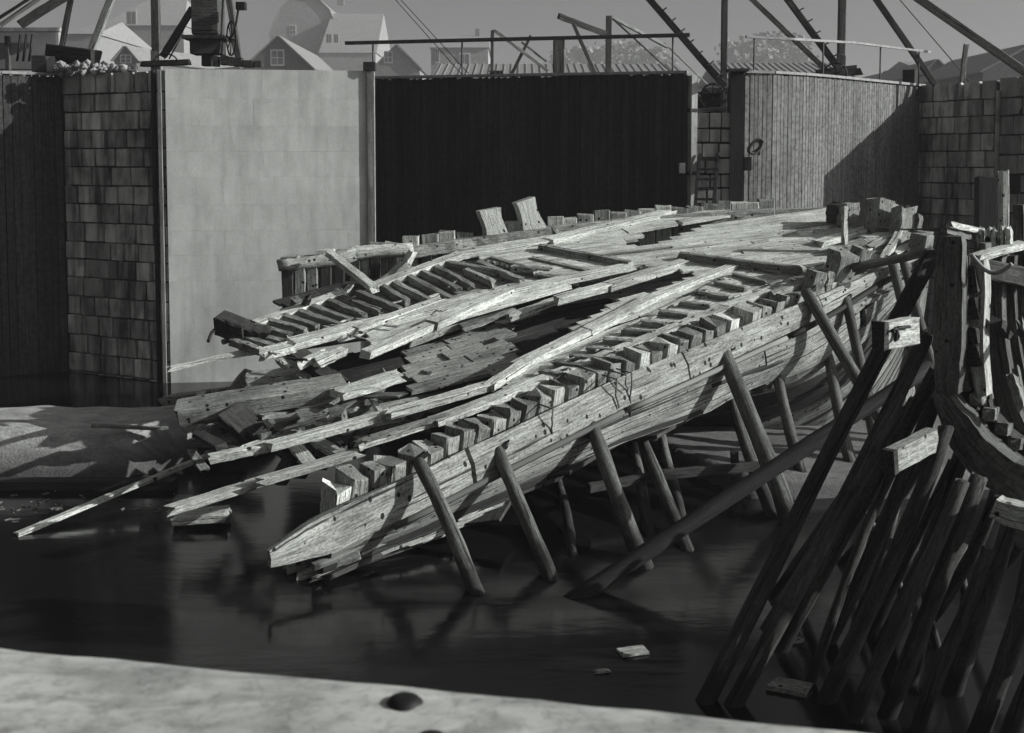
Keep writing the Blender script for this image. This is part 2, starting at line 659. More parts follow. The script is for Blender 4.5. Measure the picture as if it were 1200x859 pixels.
bmesh.ops.recalc_face_normals(bm, faces=bm.faces[:])
me = bpy.data.meshes.new('quay')
bm.to_mesh(me)
bm.free()
tag(link('quay', me, M['quay']), 'pale worn concrete quay edge across the foreground', 'quay', kind='structure')

# two iron bolts in the quay
def quay_bolt(x, y, label, r, hh):
    p = at_z(x, y, QZ)
    e = empty('mooring_bolt', p, label, 'bolt', 'iron bolts in the near quay')
    prof = [(r * 1.3, -.02), (r * 1.28, .006), (r * 1.2, hh * .4), (r * .98, hh * .75), (r * .62, hh * .94), (r * .2, hh)]
    rings = [[(rr * (1 + .12 * noise.noise(V((x + a, z * 60, 0)))) * math.cos(a * math.pi / 9), rr * (1 + .12 * noise.noise(V((x + a, z * 60, 3)))) * math.sin(a * math.pi / 9), z * (1 + .1 * noise.noise(V((a, x, z * 90))))) for a in range(18)] for rr, z in prof]
    link('bolt_head', rings_mesh('bolt_head', rings, True), M['iron'], e, Matrix.Translation(p))
    rings = [[(rr * math.cos(a * math.pi / 9), rr * math.sin(a * math.pi / 9), z) for a in range(18)] for rr, z in [(r * 1.45, -.02), (r * 1.45, -.002), (r * 1.4, .004), (r * 1.2, .005)]]
    link('washer', rings_mesh('washer', rings, True), M['iron'], e, Matrix.Translation(p))
quay_bolt(474, 826, 'rusty iron bolt head near the quay edge, farther from the viewer', .040, .026)
quay_bolt(505, 872, 'rusty iron bolt head cut off by the bottom border of the photo', .038, .026)

# mud bank at the left
bm = bmesh.new()
nx, ny = 90, 46
grid = []
for i in range(nx + 1):
    X = -16 + 15.5 * i / nx
    row = []
    for j in range(ny + 1):
        t = j / ny
        Y = 17.6 + 6.6 * t
        front = 19.15 + .3 * noise.noise(V((X * .5, 0, 0))) + max(0, (X + 6.6)) * 1.1
        h = min(1, max(0, (Y - front) / .9))
        back = 21.9 + .35 * noise.noise(V((X * .45, 9, 0)))
        z = -.28 + h ** .6 * (.98 + .04 * noise.noise(V((X * .6, 3, 0)))) - max(0, min(1, (Y - back) / 1.2)) * 1.35
        z += noise.fractal(V((X * .9, Y * 1.6, 1)), 1, 2, 5) * .05 * (h + .25)
        row.append(bm.verts.new((X, Y, z)))
    grid.append(row)
for i in range(nx):
    for j in range(ny):
        f = bm.faces.new((grid[i][j], grid[i + 1][j], grid[i + 1][j + 1], grid[i][j + 1]))
        f.smooth = True
me = bpy.data.meshes.new('mud_bank')
bm.to_mesh(me)
bm.free()
tag(link('mud_bank', me, M['mud']), 'mud bank at the foot of the left pier', 'mud bank', kind='structure')

# second strip of mud seen under the hull, right of the middle
bm = bmesh.new()
grid = []
for i in range(61):
    X = 1.6 + 8.5 * i / 60
    row = []
    for j in range(25):
        Y = 17.6 + 8.0 * j / 24
        fr = 18.1 + .3 * noise.noise(V((X * .6, 5, 0))) + max(0, 3.7 - X) * 2.0 + max(0, X - 7) * .5
        h = min(1, max(0, (Y - fr) / .5)) * min(1, max(0, (9.9 - X) / .8)) * min(1, max(0, (25.4 - Y) / .8))
        z = -.25 + h * .52 + noise.fractal(V((X, Y * 1.4, 4)), 1, 2, 5) * .05
        row.append(bm.verts.new((X, Y, z)))
    grid.append(row)
for i in range(60):
    for j in range(24):
        f = bm.faces.new((grid[i][j], grid[i + 1][j], grid[i + 1][j + 1], grid[i][j + 1]))
        f.smooth = True
me = bpy.data.meshes.new('mud_bank')
bm.to_mesh(me)
bm.free()
tag(link('mud_bank', me, M['mud']), 'mud bank under the far end of the wreck', 'mud bank', kind='structure')

# ---------------------------------------------------------------- masonry
SMESH = [box_mesh('stone', .012, .035) for _ in range(6)]
PMESH = [box_mesh('stone', .001, .002) for _ in range(3)]
GMESH = [box_mesh('plank', .006, .03) for _ in range(4)]

def plan(x, y, Y):
    p = at_y(x, y, Y)
    return (p.x, p.y)

def masonry(parent, a, b, z0, z1, ch, wmin, wmax, mat, meshes, gap=.03, proud=.04, depth=.3, vgap=None):
    vgap = gap if vgap is None else vgap
    """courses of single stones facing the viewer along the plan line a->b"""
    a, b = V((a[0], a[1], 0)), V((b[0], b[1], 0))
    L = (b - a).length
    d = (b - a).normalized()
    nrm = V((d.y, -d.x, 0))
    if nrm.y > 0: nrm = -nrm
    z = z1
    k = 0
    while z > z0 + .05:
        hgt = ch * rnd(.93, 1.07) if k else ch * 1.1
        zb = max(z - hgt, z0)
        s = 0.0
        while s < L - .01:
            wd = rnd(wmin, wmax)
            if L - s - wd < wmin * .6: wd = L - s
            off = rnd(-proud, proud)
            pa = a + d * (s + vgap / 2) + nrm * (-depth / 2 + off)
            pb = a + d * (s + wd - vgap / 2) + nrm * (-depth / 2 + off)
            e1, e2 = (rnd(0, .014), rnd(0, .014)) if gap > .01 else (0, 0)
            boxobj('stone', pa, pb, zb + gap / 2 + e1, z - gap / 2 - e2, depth, mat, parent, random.choice(meshes))
            s += wd
        z = zb
        k += 1

def matset(meshes, mat):
    out = []
    for me in meshes:
        c = me.copy()
        c.materials.append(mat)
        out.append(c)
    return out

def prism(name, pts, z0, z1, mat, parent=None, label=None):
    n = len(pts)
    c = V((sum(p[0] for p in pts) / n, sum(p[1] for p in pts) / n, z0))
    vsl = [(p[0] - c.x, p[1] - c.y, 0) for p in pts] + [(p[0] - c.x, p[1] - c.y, z1 - z0) for p in pts]
    fs = [tuple(reversed(range(n))), tuple(range(n, 2 * n))] + [(j, (j + 1) % n, (j + 1) % n + n, j + n) for j in range(n)]
    me = bpy.data.meshes.new(name)
    me.from_pydata(vsl, [], fs)
    bm = bmesh.new(); bm.from_mesh(me)
    bmesh.ops.recalc_face_normals(bm, faces=bm.faces[:])
    bm.to_mesh(me); bm.free()
    return link(name, me, mat, parent, Matrix.Translation(c))

# pier on the left: stained side face, bright front face
pA0 = plan(72, 84, 29.5)
pA1 = plan(193, 78, 27.9)
pA2 = plan(430, 80, 28.5)
pier = empty('stone_pier', V((pA1[0], pA1[1], 0)), 'tall stone pier with a bright front face and a streaked dark side face', 'pier')
ins = .14
prism('pier_core', [(pA0[0] + .12, pA0[1] + .14), (pA1[0] + .03, pA1[1] + .16), (pA2[0] - .1, pA2[1] + .16), (pA2[0] + .2, 36), (pA0[0] - .6, 36)], -.6, TOP - .08, M['mortar'], pier)
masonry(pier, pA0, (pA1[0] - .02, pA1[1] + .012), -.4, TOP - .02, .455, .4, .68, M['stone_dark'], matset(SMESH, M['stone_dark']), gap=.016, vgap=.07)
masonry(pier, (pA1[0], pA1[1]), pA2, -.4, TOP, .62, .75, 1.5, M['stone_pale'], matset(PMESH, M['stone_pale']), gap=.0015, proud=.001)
# groove / drain pipe on the dark face near the corner
pz = V((lerp(pA0[0], pA1[0], .90), lerp(pA0[1], pA1[1], .90) - .06, 0))
log('drain_pipe', pz + V((0, 0, -.2)), pz + V((0, 0, TOP - .02)), .055, .055, M['iron'], pier, segs=14, bend=.004, rough=.02)
pz2 = V((lerp(pA0[0], pA1[0], .955), lerp(pA0[1], pA1[1], .955) - .05, 0))
beam('guide_rail', pz2 + V((0, 0, -.2)), pz2 + V((0, 0, TOP - .02)), .09, .09, M['stone_mid'], pier, up=V((0, 1, 0)), jit=.004)
# corner timber at the right edge of the bright face
cx = V((pA2[0] + .09, pA2[1] + .05, 0))
boxobj('corner_post', (cx.x - .08, cx.y), (cx.x + .04, cx.y), -.3, TOP + .0, .2, M['stone_mid'], pier)
boxobj('corner_strip', (cx.x + .043, cx.y - .02), (cx.x + .08, cx.y - .02), -.3, TOP - .03, .16, M['rail_pale'], pier)
boxobj('post_cap', (cx.x - .17, cx.y), (cx.x + .11, cx.y), TOP + .003, TOP + .2, .3, M['dark'], pier)

# gates -----------------------------------------------------------------
def gate(label, pts, z1, mat, bw, cap_mat, lit_edge=None):
    """a gate of upright boards following the plan polyline pts"""
    g0 = V((pts[0][0], pts[0][1], 0))
    e = empty('dock_gate', g0, label, 'gate')
    ms = matset(GMESH, mat)
    segl = [math.dist(pts[i], pts[i + 1]) for i in range(len(pts) - 1)]
    L = sum(segl)
    def P(s):
        s = max(0, min(L, s))
        for i, l in enumerate(segl):
            if s <= l or i == len(segl) - 1:
                t = s / l
                return (lerp(pts[i][0], pts[i + 1][0], t), lerp(pts[i][1], pts[i + 1][1], t))
            s -= l
    s = 0
    while s < L - .02:
        wd = bw * rnd(.85, 1.15)
        if L - s - wd < bw * .5: wd = L - s
        a, c = P(s + .006), P(s + wd - .006)
        oy = rnd(-.008, .008)
        boxobj('plank', (a[0], a[1] + oy), (c[0], c[1] + oy), -.5, z1 + rnd(-.006, .006), .12, mat, e, random.choice(ms))
        s += wd
    # backing and cap
    for i in range(len(pts) - 1):
        a, c = pts[i], pts[i + 1]
        boxobj('cap_rail', (a[0], a[1] + .02), (c[0], c[1] + .02), z1 + .012, z1 + .075, .26, cap_mat, e)
        boxobj('backing', (a[0], a[1] + .14), (c[0], c[1] + .14), -.5, z1 - .02, .12, M['mortar'], e)
    return e

g1a, g1b = plan(436, 91, 30.75), plan(806, 86.5, 28.75)
gate('dark board gate in shadow, right of the bright pier face', [g1a, g1b], TOP - .06, M['gate'], .17, M['rail_pale'])
# lit end of the dark gate
ge_ = empty('gate_end_post', V((g1b[0], g1b[1], 0)), 'narrow pale upright post at the right end of the dark gate', 'post')
boxobj('post_face', (g1b[0] + .01, g1b[1] - .02), (g1b[0] + .16, g1b[1] + .06), -.4, TOP - .1, .3, M['stone_mid'], ge_)
for zz in (1.2, 3.0, 4.9, 6.4):
    boxobj('iron_strap', (g1b[0] - .02, g1b[1] - .03), (g1b[0] + .175, g1b[1] + .055), zz, zz + .07, .34, M['iron'], ge_)

# gate 2: bowed, sunlit
c2 = []
for x, y, Y in [(872, 85, 28.8), (905, 86, 29.0), (940, 88, 29.6), (975, 91, 30.5), (1005, 94, 31.5), (1040, 97, 32.7), (1080, 100, 34.2)]:
    c2.append(plan(x, y, Y))
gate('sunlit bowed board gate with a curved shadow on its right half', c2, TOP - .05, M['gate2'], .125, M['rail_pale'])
# its dark end post
dpx = empty('gate_post', V((c2[0][0], c2[0][1], 0)), 'thick dark upright timber at the left end of the sunlit gate', 'post')
boxobj('post_body', plan(855, 86, 28.83), (c2[0][0] - .01, c2[0][1] + .03), -.4, TOP - .02, .34, M['gate'], dpx)
q = plan(853, 86, 28.55)
boxobj('post_cap', (q[0], q[1] + .1), (c2[0][0] + .05, q[1] + .1), TOP - .015, TOP + .05, .46, M['dark'], dpx)
boxobj('bracket', (c2[0][0] - .03, c2[0][1] - .3), (c2[0][0] + .13, c2[0][1] - .3), 5.0, 5.32, .2, M['iron'], dpx)

# left gate, mostly in the pier's shadow
gl = [plan(71, 86, 29.5), plan(30, 83, 29.2), plan(0, 81, 28.85), plan(-60, 78, 28.3), plan(-150, 72, 27.5)]
gl.reverse()
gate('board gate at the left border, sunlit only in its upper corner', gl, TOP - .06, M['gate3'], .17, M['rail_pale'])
boxobj('stone_block', plan(57, 70, 29.4), plan(66, 70, 29.4), TOP + .03, TOP + .4, .3, M['rail_pale'])
bpy.data.objects['stone_block']['label'] = 'small pale squared post on the wall top at the far left'
bpy.data.objects['stone_block']['category'] = 'post'
o = boxobj('tar_box', plan(40, 70, 29.4), plan(56, 70, 29.4), TOP + .03, TOP + .42, .35, M['dark'])
tag(o, 'small dark box beside the pale post on the wall top at the far left', 'box')

# stone wall seen in the gap between the gates
wl0, wl1 = plan(809, 130, 28.74), plan(860, 128, 28.70)
wallg = empty('stone_wall', V((wl0[0], wl0[1], 0)), 'low grey stone wall seen in the gap between the two gates', 'wall')
zt = at_y(830, 131, 28.7).z
boxobj('wall_core', (wl0[0], wl0[1] + .3), (wl1[0], wl1[1] + .3), -.5, zt - .05, .3, M['mortar'], wallg)
masonry(wallg, wl0, wl1, -.4, zt, .36, .25, .5, M['stone_mid'], matset(SMESH, M['stone_mid']), proud=.02)
# ladder in the gap
lad = empty('ladder', at_y(826, 250, 28.4), 'short dark wooden ladder leaning on the wall in the gap between the gates', 'ladder')
for (xt, xb) in ((820, 813), (841, 835)):
    beam('side_rail', at_y(xb, 262, 28.15), at_y(xt, 180, 28.62), .08, .06, M['iron'], lad, up=V((0, 1, 0)), jit=.004)
for k in range(7):
    t = .06 + k / 7
    beam('rung', lerp(at_y(813, 262, 28.14), at_y(820, 180, 28.61), t), lerp(at_y(835, 262, 28.14), at_y(841, 180, 28.61), t), .05, .06, M['iron'], lad, jit=.004)

# pier on the right
pR0, pR1, pR2 = plan(1077, 100, 34.0), plan(1168, 94, 31.7), plan(1262, 90, 29.5)
pierR = empty('stone_pier', V((pR1[0], pR1[1], 0)), 'dark streaked stone pier at the right border beside the sunlit gate', 'pier')
prism('pier_core', [(pR0[0], pR0[1] + .25), (pR1[0] - .02, pR1[1] + .25), (pR2[0] - .1, pR2[1] + .2), (pR2[0] + .3, 38), (pR0[0] + .3, 38)], -.6, TOP - .08, M['mortar'], pierR)
masonry(pierR, pR0, pR1, -.4, TOP + .0, .45, .4, .75, M['stone_dark'], matset(SMESH, M['stone_dark']), gap=.018, vgap=.06)
masonry(pierR, (pR1[0] + .05, pR1[1] - .01), pR2, -.4, TOP + .06, .5, .5, .8, M['stone_mid'], matset(SMESH, M['stone_mid']))
log('drain_pipe', V((pR1[0] + .02, pR1[1] - .08, -.2)), V((pR1[0] + .02, pR1[1] - .08, TOP - .3)), .06, .06, M['stone_mid'], pierR, segs=10, bend=.004, rough=.02)

# ================================================================ RAILINGS
def railing(label, rail_pts, posts, mat, post_mat, r, zfoot):
    e = empty('railing', V(rail_pts[0]), label, 'railing')
    for i in range(len(rail_pts) - 1):
        beam('top_rail', rail_pts[i], rail_pts[i + 1], r * 2, r * 2, mat, e, jit=.004, rag=.01)
    for p in posts:
        log('post', V((p.x, p.y, zfoot)), p, .022, .022, post_mat, e, n=6, segs=3, bend=.003, rough=.02)
    return e
rp = [at_y(405, 50.5, 30.9), at_y(808, 41, 28.8)]
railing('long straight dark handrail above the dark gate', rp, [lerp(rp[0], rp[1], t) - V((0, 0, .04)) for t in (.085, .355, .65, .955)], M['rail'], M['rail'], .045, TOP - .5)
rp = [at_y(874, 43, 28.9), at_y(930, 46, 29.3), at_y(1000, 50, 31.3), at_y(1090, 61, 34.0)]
railing('thin pale handrail following the bowed sunlit gate', rp, [at_y(884, 45, 29.0), at_y(965, 49, 30.3), at_y(1032, 55, 32.4), at_y(1077, 61, 33.8)], M['rail_pale'], M['rail'], .03, TOP - .3)

# ================================================================ CRANES AND MASTS ON THE YARD
def wheel(name, c, r, mat, parent, axis=V((0, 1, 0)), spokes=6, rr=.022):
    ax = axis.normalized()
    a = ax.orthogonal().normalized()
    b_ = ax.cross(a)
    pts = [c + a * r * math.cos(t * math.pi / 12) + b_ * r * math.sin(t * math.pi / 12) for t in range(25)]
    w_ = tube(name, pts, rr, mat, parent)
    for k in range(spokes):
        an = k * 2 * math.pi / spokes + .3
        s = tube('spoke', [c, c + a * r * math.cos(an) + b_ * r * math.sin(an)], rr * .7, mat, w_)
    tube('hub', [c - ax * .06, c + ax * .06], .05, mat, w_, 8)
    return w_

def ext(p, q, k):
    """go on past q"""
    return q + (q - p) * k

def seg(x0, y0, Y0, x1, y1, Y1):
    return at_y(x0, y0, Y0), at_y(x1, y1, Y1)

# derrick on the right of the gap: mast, two legs and a hand winch
a, c = seg(848, 95, 32.0, 848, 0, 32.0)
der = empty('derrick_crane', V((a.x, a.y, TOP)), 'derrick crane with upright mast, rung-studded leg and spoked hand wheel above the gap', 'crane')
beam('mast', V((a.x, a.y, 6.2)), V((a.x, a.y, 12.5)), .16, .16, M['crane'], der, up=V((0, 1, 0)), jit=.006)
l0, l1 = seg(851, 103, 31.8, 760, -2, 34.0)
leg = beam('leg', l0, ext(l0, l1, .6), .17, .13, M['crane'], der, up=V((0, 1, 0)), jit=.006)
for k in range(9):
    p = lerp(l0, l1, .1 + k * .12)
    beam('rung', p + V((-.02, -.09, .05)), p + V((.10, -.09, .14)), .035, .04, M['crane'], leg, jit=.002)
wheel('hand_wheel', at_y(835, 111, 31.2), .28, M['iron'], der, V((.15, 1, 0)))
beam('winch_frame', at_y(824, 107, 31.5), at_y(856, 106, 31.5), .16, .16, M['dark'], der)
beam('brace', at_y(805, 98, 31.5), at_y(826, 122, 31.4), .06, .09, M['crane_pale'], der)
beam('sill', at_y(810, 131, 31.1), at_y(856, 127, 31.1), .2, .12, M['dark'], der)

# three beams right of it
a, c = seg(985, 95, 33.0, 985, 0, 33.0)
der2 = empty('derrick_crane', V((a.x, a.y, TOP)), 'derrick crane with upright mast and two leaning legs behind the sunlit gate', 'crane')
beam('mast', V((a.x, a.y, TOP)), V((a.x, a.y, 13)), .19, .19, M['crane'], der2, up=V((0, 1, 0)), jit=.006)
p0, p1 = seg(984, 82, 32.8, 922, -2, 34.0)
leg = beam('leg', p0, ext(p0, p1, .6), .17, .14, M['crane'], der2, up=V((0, 1, 0)), jit=.006)
for k in range(7):
    p = lerp(p0, p1, .15 + k * .16)
    beam('rung', p + V((.0, -.09, .05)), p + V((.14, -.09, .12)), .035, .04, M['crane'], leg, jit=.002)
p0, p1 = seg(968, 82, 33.0, 880, -2, 36.0)
beam('leg', p0, ext(p0, p1, .6), .13, .12, M['crane_pale'], der2, up=V((0, 1, 0)), jit=.006)
beam('base_beam', at_y(956, 86, 32.6), at_y(1008, 84, 32.6), .3, .18, M['dark'], der2)
beam('base_beam', at_y(958, 84, 33.4), at_y(1003, 79, 33.4), .3, .12, M['dark'], der2)
wheel('hand_wheel', at_y(979, 87, 32.3), .30, M['iron'], der2, V((.1, 1, 0)))
beam('mast_cheek', V((a.x - .03, a.y - .12, TOP + .1)), V((a.x - .03, a.y - .12, TOP + .75)), .24, .08, M['crane'], der2, up=V((0, 1, 0)), jit=.004)

# boom and strut over the right pier
a = at_y(1210, 90, 33.0)
der3 = empty('shear_legs', V((a.x, a.y, TOP)), 'pair of shear legs with a thick pale boom rising left from the right pier', 'crane')
p0, p1 = seg(1212, 92, 32.6, 1076, -2, 34.5)
beam('boom', p0, ext(p0, p1, .6), .2, .18, M['crane_pale'], der3, up=V((0, 1, 0)), jit=.008)
p0, p1 = seg(1097, 101, 33.6, 1026, -2, 35.0)
beam('strut', p0, ext(p0, p1, .6), .15, .15, M['crane'], der3, up=V((0, 1, 0)), jit=.006)
p0, p1 = seg(1138, 97, 33.6, 1053, -2, 35.0)
tube('stay_rope', [p0, ext(p0, p1, .6)], .016, M['rope'], der3)
p0, p1 = seg(1127, 99, 32.8, 1132, 53, 32.8)
tag(beam('mooring_post', p0, p1, .12, .12, M['crane_pale'], up=V((0, 1, 0))), 'short thin upright post standing on top of the right pier', 'post')
o = boxobj('tar_box', plan(1060, 90, 34.4), plan(1074, 90, 34.2), TOP + .04, TOP + .44, .35, M['dark'])
tag(o, 'small dark box on the wall top at the right end of the bowed gate', 'box')

# jib crane behind the dark gate
a = at_y(713, 80, 42.0)
jib = empty('jib_crane', V((a.x, a.y, TOP)), 'small jib crane with upright post and raised arm seen above the dark gate', 'crane')
beam('post', V((a.x, a.y, TOP)), at_y(713.5, 20, 42.0), .2, .2, M['crane'], jib, up=V((0, 1, 0)))
beam('jib_arm', at_y(711, 40, 41.9), at_y(655, 19, 41.5), .2, .16, M['crane'], jib, up=V((0, 1, 0)))
beam('brace', at_y(700, 92, 41.9), at_y(672, 28, 41.6), .12, .12, M['crane'], jib, up=V((0, 1, 0)))
tube('stay_rod', [at_y(716, 20, 42), at_y(786, 84, 42.5)], .035, M['crane'], jib)
beam('back_stay', at_y(716, 20, 42), at_y(782, 55, 44), .12, .1, M['crane_pale'], jib)
tube('stay_rod', [at_y(778, 50, 44), at_y(830, 100, 44)], .03, M['crane_pale'], jib)
p0, p1 = seg(655, 90, 31.2, 655, 44.5, 31.2)
tag(beam('gate_stanchion', p0, p1, .3, .28, M['crane'], up=V((0, 1, 0)), jit=.006), 'thick square dark post under the handrail above the dark gate', 'post')
a = at_y(576, 80, 40.0)
jb2 = empty('jib_crane', V((a.x, a.y, TOP)), 'slim crane post with two pale slanting stays, left of the thick square post', 'crane')
beam('post', V((a.x, a.y, TOP)), at_y(577, 36, 40), .11, .11, M['crane'], jb2, up=V((0, 1, 0)))
beam('post_base', at_y(574, 85, 38), at_y(590, 85, 38), .2, .12, M['dark'], jb2)
beam('stay', at_y(580, 36, 40), at_y(642, 83, 40), .12, .1, M['crane_pale'], jb2)
beam('stay', at_y(600, 86, 40), at_y(622, 42, 40), .1, .1, M['crane'], jb2)
beam('stay', at_y(640, 72, 41), at_y(612, 50, 41), .07, .07, M['crane_pale'], jb2)
o = empty('stay_wires', at_y(545, 86, 33), 'two thin parallel stay wires slanting up left behind the handrail', 'wire')
tube('wire', [at_y(541, 87, 33), ext(at_y(541, 87, 33), at_y(462, -2, 40), .4)], .012, M['iron'], o)
tube('wire', [at_y(549, 86, 33), ext(at_y(549, 86, 33), at_y(468, -2, 40), .4)], .012, M['iron'], o)

# machinery on the left pier
a = at_y(184, 77, 30.0)
beam_mast = empty('crane_mast', V((a.x, a.y, TOP)), 'upright timber mast at the corner of the left pier', 'mast')
beam('mast', V((a.x, a.y, TOP - .04)), V((a.x, a.y, 13)), .2, .2, M['crane'], beam_mast, up=V((0, 1, 0)))
beam('mast_shoe', V((a.x, a.y - .02, TOP - .03)), V((a.x, a.y - .02, TOP + .62)), .24, .24, M['crane_pale'], beam_mast, up=V((0, 1, 0)), jit=.004)
beam('sill', at_y(166, 75, 29.0), at_y(221, 73, 29.0), .25, .13, M['dark'], beam_mast)

win = empty('winch_tower', at_y(240, 78, 29.2), 'bulky winch housing on splayed legs with a spoked wheel on the left pier', 'winch')
def bx(name, x0, y0, x1, y1, Y, dep, mat, parent):
    a_, c_ = at_y(x0, y1, Y), at_y(x1, y0, Y)
    return boxobj(name, (a_.x, Y + dep / 2), (c_.x, Y + dep / 2), a_.z, c_.z, dep, mat, parent, box_mesh(name, .006, .03))
bx('housing', 224, -6, 255, 40, 28.9, .7, M['crane'], win)
bx('housing', 230, -20, 249, -7, 29.0, .5, M['crane'], win)
bx('platform', 212, 40.5, 262, 45, 28.8, .9, M['dark'], win)
bx('gear_case', 222, 45.5, 258, 63, 28.95, .6, M['dark'], win)
bx('pedestal', 236, 63.5, 247, 77, 29.1, .3, M['dark'], win)
beam('leg', at_y(191, 66, 29.4), at_y(226, 10, 29.1), .16, .15, M['crane'], win, up=V((0, 1, 0)))
p0, p1 = seg(281, 74, 28.9, 268, -2, 29.4)
beam('leg', p0, ext(p0, p1, .4), .15, .15, M['crane'], win, up=V((0, 1, 0)))
wheel('spoked_wheel', at_y(271, 45, 28.6), .40, M['iron'], win, V((1, .55, 0)), 8)
tube('shaft', [at_y(212, 44, 28.7), at_y(198, 69, 28.7)], .02, M['iron'], win)
for k, (x, y, wd, hh) in enumerate([(252, 70, 6, 9), (262, 69, 8, 8), (270, 70, 7, 7), (278, 71, 10, 7), (290, 73, 12, 5), (302, 73, 8, 4)]):
    bx('cog_block', x - wd / 2, y - hh / 2, x + wd / 2, y + hh / 2 + 3, 28.6, .25, M['dark'], win)
tube('chain_arm', [at_y(283, 3, 28.8), at_y(279, 12, 28.8), at_y(277, 26, 28.8), at_y(274, 40, 28.8)], .03, M['iron'], win)
bx('pulley_block', 276, 2, 287, 11, 28.7, .2, M['iron'], win)
tube('arch_handle', [at_y(180 + 14 * (1 - math.cos(t * math.pi / 8)), 73 - 10 * math.sin(t * math.pi / 8), 28.8) for t in range(9)], .018, M['iron'], beam_mast)

shl = empty('shear_legs', at_y(75, 60, 30), 'cluster of slanting dark and pale spars at the upper left corner', 'crane')
for (x0, y0, x1, y1, Y, ww, mt) in [(25, 28, 72, -2, 30, .2, 'crane'), (-4, 23, 36, -3, 30.5, .07, 'crane'), (0, 30, 48, -3, 31.5, .1, 'crane_pale'), (71, 60, 83, -2, 30.2, .12, 'crane'), (107, 60, 130, -2, 31, .17, 'crane_pale')]:
    p0, p1 = seg(x0, y0, Y, x1, y1, Y)
    beam('spar', p0, ext(p0, p1, .35), ww, ww, M[mt], shl, up=V((0, 1, 0)))
shd = empty('yard_shed', at_y(30, 70, 32), 'pale boarded shed front with a flat lintel at the upper left border', 'shed')
bx('wall', -20, 36, 68, 82, 32.5, .3, M['housepale'], shd)
bx('lintel', -20, 32, 70, 37, 32.2, .2, M['rail_pale'], shd)
bx('door', 6, 42, 9.5, 82, 32.3, .16, M['crane'], shd)
for x in (22, 29, 36):
    tube('hanging_hook', [at_y(x + 2, 40, 32.1), at_y(x, 58, 32.1), at_y(x - 2, 72, 32.1)], .035, M['iron'], shd)
p = at_y(88, 68, 29.6)
ch = empty('dark_beam_pile', at_y(88, 78, 29.4), 'dark squared beam lying on pale rubble on the left pier', 'timber')
beam('squared_beam', at_y(60, 60, 29.6), at_y(113, 67, 29.2), .4, .34, M['dark'], ch)
beam('squared_beam', at_y(58, 72, 29.9), at_y(110, 76, 29.6), .35, .2, M['dark'], ch)
# rubble heap
bm = bmesh.new()
for k in range(160):
    t = random.random()
    p = at_y(lerp(66, 160, t), 80, 29.2 + rnd(-.5, .6))
    p.z = TOP + rnd(-.05, .22) * (1 - abs(t - .35))
    r_ = bmesh.ops.create_icosphere(bm, subdivisions=1, radius=rnd(.04, .13))
    for v in r_['verts']:
        v.co = v.co * rnd(.75, 1.2) + p
me = bpy.data.meshes.new('rubble_heap')
bm.to_mesh(me); bm.free()
tag(link('rubble_heap', me, M['rubble']), 'pale heap of rubble and lime on top of the left pier', 'rubble', kind='stuff')

# ================================================================ HOUSES BEYOND
FAR = 2.5
def gable_house(label, x0, x1, yeave, yapex, Y, depth, wall, roof, windows=(), cat='house', yaw=0.0, xa=None, mansard=False, chimneys=()):
    """house with its gable towards the viewer, measured at distance Y"""
    Y, depth = Y * FAR, depth * FAR
    a_, c_ = at_y(x0, yeave, Y), at_y(x1, yeave, Y)
    ap = at_y((x0 + x1) / 2 if xa is None else xa, yapex, Y)
    base = TOP - .06
    e = empty('house', V(((a_.x + c_.x) / 2, Y, base)), label, cat)
    wl = a_.x; wr = c_.x; ze = a_.z
    if mansard:
        prof = [(wl, ze), (lerp(wl, ap.x, .30), lerp(ze, ap.z, .62)), (lerp(wl, ap.x, .62), lerp(ze, ap.z, .90)), (ap.x, ap.z), (lerp(wr, ap.x, .62), lerp(ze, ap.z, .90)), (lerp(wr, ap.x, .30), lerp(ze, ap.z, .62)), (wr, ze)]
    else:
        prof = [(wl, ze), (ap.x, ap.z), (wr, ze)]
    out = [V((wl, Y, base))] + [V((x, Y, z)) for x, z in prof] + [V((wr, Y, base))]
    slab_curve('wall', out, V((yaw * depth, depth, 0)), wall, e)
    for (xa0, za0), (xb0, zb0) in zip(prof, prof[1:]):
        d_ = V((xb0 - xa0, 0, zb0 - za0)).normalized()
        nn = V((-d_.z, 0, d_.x)) * .06
        ex = d_ * .35
        lo, hi = V((xa0, Y - .35, za0)) + nn, V((xb0, Y - .35, zb0)) + nn
        if za0 == ze: lo = lo - ex
        if zb0 == ze: hi = hi + ex
        slab_curve('roof', [lo, hi, hi + nn * 2.5, lo + nn * 2.5], V((yaw * depth, depth + .7, 0)), roof, e)
    for (wx0, wy0, wx1, wy1) in windows:
        p, q_ = at_y(wx0, wy1, Y - .05), at_y(wx1, wy0, Y - .05)
        f = boxobj('window', (p.x, Y - .03), (q_.x, Y - .03), p.z, q_.z, .12, M['white'], e)
        ww = q_.x - p.x; hh = q_.z - p.z
        for i in range(2):
            for j in range(2):
                boxobj('pane', (p.x + ww * (.1 + .44 * i), Y - .08), (p.x + ww * (.46 + .44 * i), Y - .08), p.z + hh * (.08 + .44 * j), p.z + hh * (.46 + .44 * j), .06, M['pane'], f)
    for (cx0, cx1, cy) in chimneys:
        p = at_y(cx0, cy, Y + depth * .4)
        q_ = at_y(cx1, cy, Y + depth * .4)
        boxobj('chimney', (p.x, p.y), (q_.x, p.y), p.z - 3.2, p.z, 1.0, M['housemid'], e)
    return e

